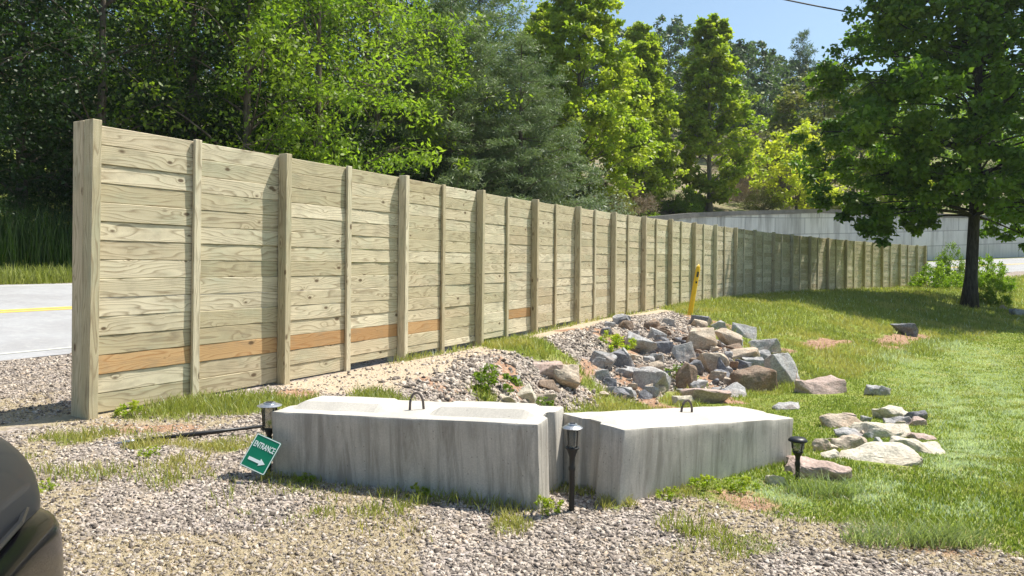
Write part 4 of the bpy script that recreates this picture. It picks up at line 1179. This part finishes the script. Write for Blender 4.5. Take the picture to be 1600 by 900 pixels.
WOOD = "trees of the roadside wood"
fr = [ # proto, px, D, top y, label
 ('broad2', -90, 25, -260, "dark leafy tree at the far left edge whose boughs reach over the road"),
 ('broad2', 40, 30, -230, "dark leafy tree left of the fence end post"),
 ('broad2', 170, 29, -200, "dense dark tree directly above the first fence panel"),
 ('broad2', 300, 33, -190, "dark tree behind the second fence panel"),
 ('broad1', 395, 31, -160, "leafy tree with sunlit yellow green sprays above the third panel"),
 ('broad3', 500, 33, -150, "bright green tree with drooping sprays left of the soft pines"),
 ('broad3', 590, 39, -100, "bright drooping tree touching the left side of the soft pines"),
 ('pine1', 705, 42, -20, "tall soft grey green pine left in the pair of pines"),
 ('pine2', 815, 43, 60, "broad soft grey green pine right in the pair of pines"),
 ('pine1', 640, 46, 20, "soft pine standing between bright tree and the tall pine"),
 ('pine2', 750, 53, -60, "dark pine top rising behind the pair of soft pines"),
]
for q, (pr, px, D, top, lab) in enumerate(fr):
    tree_px(pr, "pine_tree" if 'pine' in pr else "broadleaf_tree", lab, WOOD, px, D, top, q * 1.7, 1.25 if 'pine' in pr else 1)
back = [(-160, 38), (-20, 40), (110, 42), (230, 43), (350, 44), (470, 46), (570, 52), (660, 60), (-60, 52), (90, 56), (220, 58), (360, 60), (500, 62)]
for q, (px, D) in enumerate(back):
    tree_px(('broad2', 'broad1')[q % 2], "broadleaf_tree", "dark tree in the rows deeper inside the left wood behind the front trees", "trees deeper in the wood", px, D, -150 - 15 * (q % 3), q * 2.1, 1.1)
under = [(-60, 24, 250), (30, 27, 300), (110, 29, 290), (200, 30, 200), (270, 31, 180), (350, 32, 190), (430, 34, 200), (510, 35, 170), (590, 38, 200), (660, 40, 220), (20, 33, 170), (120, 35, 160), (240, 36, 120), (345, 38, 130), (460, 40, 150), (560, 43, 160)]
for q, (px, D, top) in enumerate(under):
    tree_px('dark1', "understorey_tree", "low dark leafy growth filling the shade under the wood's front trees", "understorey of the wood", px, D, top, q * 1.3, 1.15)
light = [
 ('poplar3', 908, 55, -60, 1.05, "tallest light green tree, its top out of the picture, right of the soft pines"),
 ('poplar3', 850, 60, 6, 1.0, "light green tree behind the broad soft pine"),
 ('poplar2', 1010, 62, 60, 1.05, "narrow light green tree in the middle of the roadside row"),
 ('poplar3', 1000, 70, 34, .9, "darker narrow tree peeking above the middle light green tree"),
 ('poplar1', 1112, 67, 22, 1.15, "pointed light green tree at the right end of the roadside row"),
]
for q, (pr, px, D, top, wd, lab) in enumerate(light):
    tree_px(pr, "poplar_tree", lab, "light green trees above the retaining wall", px, D, top, q * 1.9, wd)
tree_px('yellow1', "young_tree", "spreading yellow green young tree above the retaining wall", None, 1245, 70, 196, .5, 1.1)
tree_px('poplar2', "young_tree", "small bright green tree top left above the yellow green one", None, 1226, 84, 148, 1.0, 1.2)
tree_px('olive1', "young_tree", "olive green bushy tree right of the small bright tree top", None, 1290, 82, 112, 1.5, 1.25)
tree_px('broad1', "broadleaf_tree", "mid green tree seen through the left side of the big roadside tree", None, 1350, 80, 110, .3)
tree_px('broad3', "broadleaf_tree", "bright tree seen through the middle of the big roadside tree", None, 1440, 86, 90, .9)
tree_px('broad1', "broadleaf_tree", "green tree seen right of the big tree trunk above the wall", None, 1560, 96, 120, 1.9)
tree_px('broad3', "broadleaf_tree", "sunlit tree behind the wall at the right picture edge", None, 1650, 98, 130, 2.9)
tree_px('yellow1', "young_tree", "yellow green young tree glowing behind the big tree's lower boughs", None, 1400, 78, 200, 1.1, 1.1)
for q, (px, D) in enumerate([(1760, 100), (1850, 104), (1960, 100), (2080, 104), (2200, 98)]):
    tree_px(('broad1', 'broad3')[q % 2], "broadleaf_tree", "leafy tree standing in the row above the wall beyond the big tree", "trees above the far end of the wall", px, D, 120 + 12 * (q % 2), q * 1.2, 1.2)
FAR = "trees on the distant hill"
far = [('far1', 905, 150, 88), ('far1', 965, 150, 34), ('far2', 1000, 165, 50), ('far1', 1045, 148, 30), ('far2', 1085, 160, 60), ('far2', 1150, 150, 62), ('far1', 1170, 135, 60), ('far1', 1205, 140, 78),
       ('far2', 1235, 150, 92), ('far2', 1268, 138, 100), ('far1', 1300, 145, 115), ('far1', 1190, 118, 110), ('far2', 1240, 120, 120), ('far1', 1150, 116, 120), ('far2', 1350, 150, 120), ('far1', 1410, 150, 110), ('far1', 1480, 150, 120), ('far2', 1550, 150, 110), ('far1', 1620, 150, 100),
       ('far1', 850, 150, 90), ('far2', 1095, 120, 130), ('far1', 1030, 120, 130), ('far1', 960, 118, 120), ('far2', 1330, 118, 160), ('far1', 1400, 118, 165), ('far2', 1500, 120, 160), ('far1', 1600, 120, 160)]
for q, (pr, px, D, top) in enumerate(far):
    tree_px(pr, "hill_tree", "hazy blue green leafy tree in the wooded ridge on the distant hill", FAR, px, D, top, q * 1.1, 1.0)
tree_px('farpine', "pine_tree", "lone tiered pine standing above the distant hilltop woods", None, 1255, 140, 48, .4, 1.0)

# shrubs above the road and wall
RS = "shrubs along the far roadside"
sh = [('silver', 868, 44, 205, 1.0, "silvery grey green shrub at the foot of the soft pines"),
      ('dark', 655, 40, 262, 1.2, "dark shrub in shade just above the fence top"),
      ('dark', 770, 42, 265, 1.2, "black green shrub under the soft pines"),
      ('olive', 935, 55, 268, 1.0, "olive green weedy shrub right of the silvery shrub"),
      ('twig', 960, 58, 262, 1.0, "brownish dry brush behind the olive weedy shrub"),
      ('olive', 1000, 60, 300, 1.1, "low olive shrub below the middle light green tree"),
      ('olive', 985, 60, 285, 1.0, "olive brushy shrub filling the foot of the tree row, left one"),
      ('green', 1048, 63, 290, 1.0, "green shrub between the two pointed light green trees"),
      ('green', 1075, 64, 290, .9, "green shrub below the pointed light green tree"),
      ('bright', 1000, 59, 318, 1.4, "bright weeds trailing at the left end of the wall cap"),
      ('bright', 1080, 63, 314, 1.2, "bright weeds trailing over the wall cap"),
      ('twig', 1165, 74, 275, 1.1, "dry brown brush at the left on the bank above the wall"),
      ('twig', 1195, 80, 235, 1.0, "dry brown brush in the middle of the bank above the wall"),
      ('twig', 1180, 92, 195, 1.0, "dry brown brush high on the bank above the wall"),
      ('twig', 1210, 88, 215, 1.0, "dry brown brush beside the yellow green tree"),
      ('olive', 1190, 70, 282, 1.0, "olive shrub low on the dry bank above the wall"),
      ('olive', 1290, 74, 280, 1.0, "olive shrub right of the yellow green tree"),
      ('green', 430, 31, 205, 1.0, "green shrub lit from behind above the third fence panel"),
      ('bright', 525, 34, 215, .8, "yellow green shrub showing over the fence left of the pines"),
      ('green', 475, 31, 225, .9, "leafy shrub close over the fence top under the bright tree"),
      ]
for q, (pr, px, D, top, wd, lab) in enumerate(sh):
    tree_px(pr, "shrub", lab, RS, px, D, top, q * 1.4, wd, "shrub", True)
# shrubs at the end of the fence
sh2 = [('bright', 1466, 44, 402, 1.0, "low bright leafy shrub left of the big trunk at the fence end"),
       ('green', 1486, 47, 375, .55, "sparse taller shrub close behind the big trunk's left side"),
       ('bright', 1545, 43, 392, .7, "pale leafy shrub right of the big trunk"),
       ('green', 1552, 36, 432, .8, "leafy shrub at the creek edge right of the big trunk")]
for q, (pr, px, D, top, wd, lab) in enumerate(sh2):
    tree_px(pr, "shrub", lab, "shrubs round the big tree", px, D, top, q * 2.0, wd, "shrub", True)

# weeds round blocks and slope
wd_ = [('weedd', 770, 612, .42, "green weed clump on the gravel bank above the left block"),
       ('weed', 962, 548, .45, "green weed tuft on the gravel bank right of the path"),
       ('weed', 1100, 765, .14, "low green weed at the foot of the right block's middle"),
       ('weed', 1160, 768, .14, "low green weed at the foot of the right block towards the short lamp"),
       ('weed', 1045, 778, .10, "small weed near the left part of the right block"),
       ('weed', 480, 752, .09, "small weed at the foot of the left block near the sign"),
       ('weed', 655, 775, .10, "small weed under the middle of the left block"),
       ('weed', 855, 797, .12, "weed at the corner where the two blocks meet"),
       ('weed', 1230, 752, .10, "tiny weed between cream stone and short lamp"),
       ('weed', 205, 650, .20, "small leafy weed against the first fence panel"),
       ('weed', 235, 712, .10, "small weed in front of the fallen pole"),
       ('weed', 70, 765, .09, "yellow green weed patch in the gravel beside the car"),
       ('weedd', 850, 640, .22, "weed clump below the rocks behind the left block"),
       ('weedd', 1060, 590, .30, "sparse green weed among the riprap rocks"),
       ('weed', 1085, 602, .25, "grassy tuft beside the brown blocky rock")]
for q, (pr, px, py, h, lab) in enumerate(wd_):
    g = hit(px, py); plant(pr, "weed_clump", "weed", lab, "weed clumps", (g.x, g.y, terrain(g.x, g.y, True) - .01), h, q * 1.1, 1.1, True, ('stem', 'foliage'))

# ------------------------------------------------------------------ the big tree on the right
def big_tree():
    g = random.Random(77)
    b = hit(1516, 480); D = b.y
    root = thing("shade_tree", "big dark green leafy tree with a straight trunk on the grass by the fence end", "tree", (b.x, b.y, terrain(b.x, b.y, True) - .1))
    pm = D / F
    H = 20.0; tb = MB(); pts = []; rs = []
    topx = 16 * pm * (H / (470 * pm))
    for q in range(13):
        f = q / 12; pts.append(Vector((.02 * H * f + .12 * math.sin(f * 5), .1 * math.sin(f * 4 + 1), H * f * .96 - .1)))
        rs.append(.255 * (1 + .6 * math.exp(-f * 45)) * (1 - f) ** .75 + .02)
    tb.tube(pts, rs, 14)
    def tp(z):
        q = min(11.99, max(0, (z + .1) / (H * .96) * 12)); return pts[int(q)].lerp(pts[int(q) + 1], q - int(q))
    C = []; R = []
    W = 16.2
    N_ = 185
    for i in range(N_):
        zf = .20 + .785 * ((i + .5) / N_)
        q = (zf - .20) / .80
        w = (.80 + .35 * min(1, q / .25)) * (1 - max(0, q - .35) / .65 * .72) * .9
        a = i * 2.39996 + g.uniform(-.6, .6)
        rr = W * .5 * w * g.uniform(.35, 1.0)
        lc = Vector((math.cos(a) * rr, math.sin(a) * rr * .9, H * zf - rr * .10 + g.uniform(-.4, .4)))
        # a hole in the lower right, where the wall shows beside the trunk
        ppx = 1516 + lc.x / pm; ppy = 480 - lc.z / pm
        if ppx > 1530 and ppy > 250 and g.random() < .45: continue
        if 1528 < ppx < 1592 and ppy > 325: continue
        lr = 1.35 * g.uniform(.7, 1.3)
        p0 = tp(max(4.3, lc.z - rr * .15)); limb(tb, p0, lc, .07 * (1 - q * .6), .02, g, .06, 5, 6)
        for j in range(8):
            v = Vector((g.gauss(0, 1), g.gauss(0, 1), g.gauss(0, .7))).normalized() * lr * g.uniform(.4, 1.05)
            c = lc + v; C.append(tuple(c)); R.append(lr * g.uniform(.28, .5))
            if j % 2: limb(tb, lc, c, .022, .008, g, .03, 2, 4)
    cr = leaves_mesh("crown", np.array(C), np.array(R), 84, .215, LM['maple'], 78, .85, .5, .62, .3)
    tr = npm("trunk", np.array(tb.v, dtype=np.float32), tb.f, BK)
    for p_ in tr.polygons: p_.use_smooth = True
    tr.materials.clear(); tr.materials.append(bark_mat("dark_bark", (.035, .03, .028), (.10, .09, .08)))
    ob("trunk", tr, root); ob("crown", cr, root)
big_tree()

# ------------------------------------------------------------------ air
hz = bpy.data.meshes.new("haze"); bmh = bmesh.new(); bmesh.ops.create_cube(bmh, size=1.0)
for v in bmh.verts: v.co = Vector((70 + v.co.x * 540, 195 + v.co.y * 470, 24 + v.co.z * 62))
bmh.to_mesh(hz); bmh.free()
m, nt, o = newmat("thin_haze"); pv = nt.nodes.new("ShaderNodeVolumePrincipled"); pv.inputs['Density'].default_value = .00022
pv.inputs['Color'].default_value = (.86, .92, 1, 1); pv.inputs['Anisotropy'].default_value = .3
nt.links.new(pv.outputs[0], o.inputs['Volume']); hz.materials.append(m)
tag(ob("haze", hz), kind="stuff")

# ------------------------------------------------------------------ grass
def scatter_polar(n_, u0, u1, d0, d1, seed):
    g = np.random.default_rng(seed)
    D = d0 * (d1 / d0) ** g.random(n_); U = u0 + (u1 - u0) * g.random(n_)
    return U * D, D, g
def blades(name, x, y, h, w, g, mat, z=None, lean=.35, clump=None, pale=None):
    k = len(x)
    if z is None: z = terrain(x, y, True)
    a = g.random(k) * 2 * np.pi; dx, dy = np.cos(a), np.sin(a)
    b = g.random(k) * 2 * np.pi; L = lean * (0.3 + g.random(k)) * h
    bx = x + np.cos(b) * L; by = y + np.sin(b) * L
    v0 = np.stack([x - dx * w / 2, y - dy * w / 2, z - .01], -1); v1 = np.stack([x + dx * w / 2, y + dy * w / 2, z - .01], -1)
    mx, my = x + np.cos(b) * L * .35, y + np.sin(b) * L * .35
    v2 = np.stack([mx + dx * w * .4, my + dy * w * .4, z + h * .55], -1); v3 = np.stack([mx - dx * w * .4, my - dy * w * .4, z + h * .55], -1)
    v4 = np.stack([bx, by, z + h], -1)
    V = np.stack([v0, v1, v2, v3, v4], 1).reshape(-1, 3)
    i = np.arange(k)[:, None] * 5
    Fq = np.concatenate([i + np.array([[0, 1, 2]]), i + np.array([[0, 2, 3]]), i + np.array([[3, 2, 4]])])
    rn = np.repeat(g.random(k), 5); cl = np.repeat(fbm(x * .8, y * .8, 61) if clump is None else clump, 5)
    return npm(name, V, Fq, mat, {"rnd": rn, "clump": cl, "pale": np.repeat(pale, 5) if pale is not None else 0 * rn})

X, Y, g = scatter_polar(1150000, -1.0, 1.35, 3.3, 60, 5)
s_, p_ = sp(X, Y); za, zb_, zc, zd, ze = zone(X, Y, s_, p_)
den = za * (1 - zd * .85)
lawnish = (p_ > 0)
keep = (g.random(len(X)) < den ** 1.3) & (p_ > .05)
for rx, ry, rr_ in ROCKS: keep &= ((X - rx) ** 2 + (Y - ry) ** 2) > rr_ ** 2
X, Y, s_, p_ = X[keep], Y[keep], s_[keep], p_[keep]
dist = Y
fore = (lawnf := smooth01((X - 1.0) / 1.0)) < .5
lawn = smooth01((p_ - np.interp(s_, [0, 4, 7, 10, 15, 22, 35, 50], [1.6, 2.5, 3.1, 4.6, 6.3, 7.6, 9.0, 10]) - .3) / .8) * (X > 1.2)
tuft = fbm(X * 2.2, Y * 2.2, 71)
h = (.016 + .03 * g.random(len(X)) ** 1.5) * (.35 + 1.3 * tuft) * np.where(lawn > .5, .7, 1.5) * (1 + .5 * (1 - lawn)) * (1 + dist / 40) * np.where((Y < 7) & fore, .7, 1.0)
w = .0038 * (1 + dist / 5.5)
ok = ~((np.abs(X - .2) < 2.2) & (Y < 4.9) & (Y > 4.0) & (X < 1))
stripe = np.zeros_like(X)
for arc in ([(1415, 560), (1440, 592), (1463, 611), (1492, 646), (1509, 682), (1513, 712), (1500, 740)], [(1500, 540), (1531, 557), (1541, 589), (1577, 618), (1600, 640), (1640, 690)], [(1190, 772), (1300, 782), (1400, 765), (1480, 790)]):
    hp = [hit(*q) for q in arc]
    for a_, b_ in zip(hp[:-1], hp[1:]): stripe = np.maximum(stripe, np.exp(-(seg_d(X, Y, a_[:2], b_[:2]) / (.038 * Y + .05)) ** 2))
dry = smooth01((fbm(X * 1.1, Y * 1.1, 84) - .50) / .2)
cl = np.clip((1 - lawn) * (.30 + .7 * dry) + lawn * .45 * dry + .35 * (g.random(len(X)) < .2), 0, 1)
pale = (g.random(len(X)) < .03 + 1.0 * stripe * np.clip(fbm(X * 4, Y * 4, 83) * 2.6 - .55, 0, 1)) * g.uniform(.3, .9, len(X))
me = blades("lawn_grass", X, Y, h, w, g, M['blade'], clump=cl, pale=pale, lean=.7)
tag(ob("lawn_grass", me), "short green grass on the lawn and banks", "grass", kind="stuff")

for q_, (tx_, ty_, lab) in enumerate([(1385, 848, "dense blue green grass tuft at the lower right edge of the lawn"), (1480, 850, "loose long grass tuft between dense tuft and picture edge"), (1290, 770, "long grass tuft in front of the large flat pinkish slab")]):
    gg = hit(tx_, ty_); k = 420; rr0 = (.16, .14, .18)[q_] * np.sqrt(g.random(k)); aa = g.random(k) * 6.283
    xx = rr0 * np.cos(aa) * 1.5; yy = rr0 * np.sin(aa) * .7
    me = blades("grass_tuft", xx, yy, .05 + .085 * g.random(k), .0055 + 0 * xx, g, M['blade'], z=terrain(xx + gg.x, yy + gg.y, True) - gg.z, lean=1.0, clump=0 * xx, pale=.30 * g.random(k))
    o_ = ob("grass_tuft", me, None, (gg.x, gg.y, gg.z)); tag(o_, lab, "grass tuft", "grass tufts")
# grass verge over the road
g = np.random.default_rng(9); k = 60000
S_ = g.uniform(-4, 60, k); P_ = g.uniform(-19.5, -14.75, k)
xs = np.interp(S_, SV, CV[:, 0]); ys = np.interp(S_, SV, CV[:, 1]); tx = np.interp(S_, SV, TN[:, 0]); ty = np.interp(S_, SV, TN[:, 1])
X, Y = xs + ty * P_, ys - tx * P_
kp = (g.random(k) < np.where(P_ > -17, 1, .6)) & ~((S_ > 30) & (P_ < -16.9))
X, Y, P_ = X[kp], Y[kp], P_[kp]
kk = P_ > -17.3; X, Y, P_ = X[kk], Y[kk], P_[kk]
me = blades("verge_grass", X, Y, (.12 + .3 * g.random(len(X))) * (1 + .8 * fbm(X, Y, 3)), .028 + 0 * X, g, M['blade'], lean=.5, clump=.3 + 0 * X)
tag(ob("verge_grass", me), "taller bright green grass along the far side of the road", "grass", kind="stuff")
# tall dark weeds at the left wood edge
k = 5000; S_ = g.uniform(-2, 14, k); P_ = g.uniform(-20.5, -17.6, k)
xs = np.interp(S_, SV, CV[:, 0]); ys = np.interp(S_, SV, CV[:, 1]); tx = np.interp(S_, SV, TN[:, 0]); ty = np.interp(S_, SV, TN[:, 1])
X, Y = xs + ty * P_, ys - tx * P_
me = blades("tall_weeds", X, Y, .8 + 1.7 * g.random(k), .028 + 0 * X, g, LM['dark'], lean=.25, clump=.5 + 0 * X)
tag(ob("tall_weeds", me), "tall stalky weeds at the dark edge of the wood", "weeds", kind="stuff")

# straw and dry litter on the gravel
X, Y, g = scatter_polar(320000, -1.2, 1.1, 3.2, 12, 15)
s_, p_ = sp(X, Y); za, zb_, zc, zd, ze = zone(X, Y, s_, p_)
edgeband = za * (1 - za) * 4
den = np.clip(zc * .9 + edgeband * .8 + .12 * zb_ + za * .12, 0, 1) * ((p_ > -4) & ((p_ > .03) | (p_ < -.2)))
keep = g.random(len(X)) < den * .5; X, Y = X[keep], Y[keep]
me = blades("dry_straw", X, Y, .006 + .02 * g.random(len(X)), .003 * (1 + Y / 8), g, M['straw'], lean=2.6)
tag(ob("dry_straw", me), "dry straw and dead grass strewn over the gravel edge", "straw", kind="stuff")

# ------------------------------------------------------------------ gravel stones
def stones(name, X, Y, size, g, label, lift=0.0, z=None):
    k = len(X)
    if z is None: z = terrain(X, Y, True)
    base = np.array([(-1, -1, -1), (1, -1, -1), (1, 1, -1), (-1, 1, -1), (-1, -1, 1), (1, -1, 1), (1, 1, 1), (-1, 1, 1)], float) * .5
    V = base[None] * (1 + .0 * size[:, None, None]) + g.uniform(-.24, .24, (k, 8, 3))
    V[:, 4:, :2] *= .72
    V *= (size[:, None] * np.stack([g.uniform(.8, 1.45, k), g.uniform(.6, 1.0, k), g.uniform(.3, .62, k)], -1))[:, None, :]
    # random rotation
    q = g.normal(size=(k, 4)); q[:, 1:3] *= .35; q /= np.linalg.norm(q, axis=1)[:, None]
    w_, a, b, c = q.T
    Rm = np.stack([1 - 2 * (b * b + c * c), 2 * (a * b - c * w_), 2 * (a * c + b * w_), 2 * (a * b + c * w_), 1 - 2 * (a * a + c * c), 2 * (b * c - a * w_), 2 * (a * c - b * w_), 2 * (b * c + a * w_), 1 - 2 * (a * a + b * b)], -1).reshape(k, 3, 3)
    V = np.einsum('kij,knj->kni', Rm, V)
    V += np.stack([X, Y, z + size * .06 + lift], -1)[:, None, :]
    f = np.array([(0, 3, 2, 1), (4, 5, 6, 7), (0, 1, 5, 4), (1, 2, 6, 5), (2, 3, 7, 6), (3, 0, 4, 7)])
    Fq = (np.arange(k)[:, None, None] * 8 + f[None]).reshape(-1, 4)
    me = npm(name, V.reshape(-1, 3), Fq, M['gravel_stone'], {"rnd": np.repeat(g.random(k), 8)})
    return tag(ob(name, me), label, "gravel", kind="stuff")
X, Y, g = scatter_polar(215000, -1.25, 1.1, 3.1, 13, 25)
s_, p_ = sp(X, Y); za, zb_, zc, zd, ze = zone(X, Y, s_, p_)
den = (1 - za) ** 1.2 * (1 - .8 * zb_) * (1 - .35 * zc) * (1 - .6 * zd)
den *= ((p_ < -.25) & (p_ > -4.5)) | (p_ > .12)
den *= ~((X > -1.6) & (p_ > .2) & (Y > 5.2) & (p_ > 1.0) & (Y < 8)) | (Y > 0)
keep = g.random(len(X)) < den; X, Y = X[keep], Y[keep]
sz = (.0085 + .019 * g.random(len(X)) ** 2.6) * (1 + np.clip(Y - 5, 0, 6) * .12)
stones("driveway_gravel", X, Y, sz, g, "crushed grey and pinkish gravel over the driveway and shoulder")
k = 48000; g = np.random.default_rng(33)
S_ = g.uniform(3.0, 20.5, k); P_ = g.uniform(.8, 5.2, k)
xs = np.interp(S_, SV, CV[:, 0]); ys = np.interp(S_, SV, CV[:, 1]); tx = np.interp(S_, SV, TN[:, 0]); ty = np.interp(S_, SV, TN[:, 1])
X, Y = xs + ty * P_, ys - tx * P_
za, zb_, zc, zd, ze = zone(X, Y, S_, P_)
den = (1 - za) ** 2 * (1 - .9 * zb_) * (1 - .85 * zd) * (fbm(X * 1.4, Y * 1.4, 91) > .30)
keep = g.random(k) < den; X, Y = X[keep], Y[keep]
stones("bank_gravel", X, Y, .03 + .05 * g.random(len(X)) ** 2, g, "coarse grey gravel covering the bank below the fence")
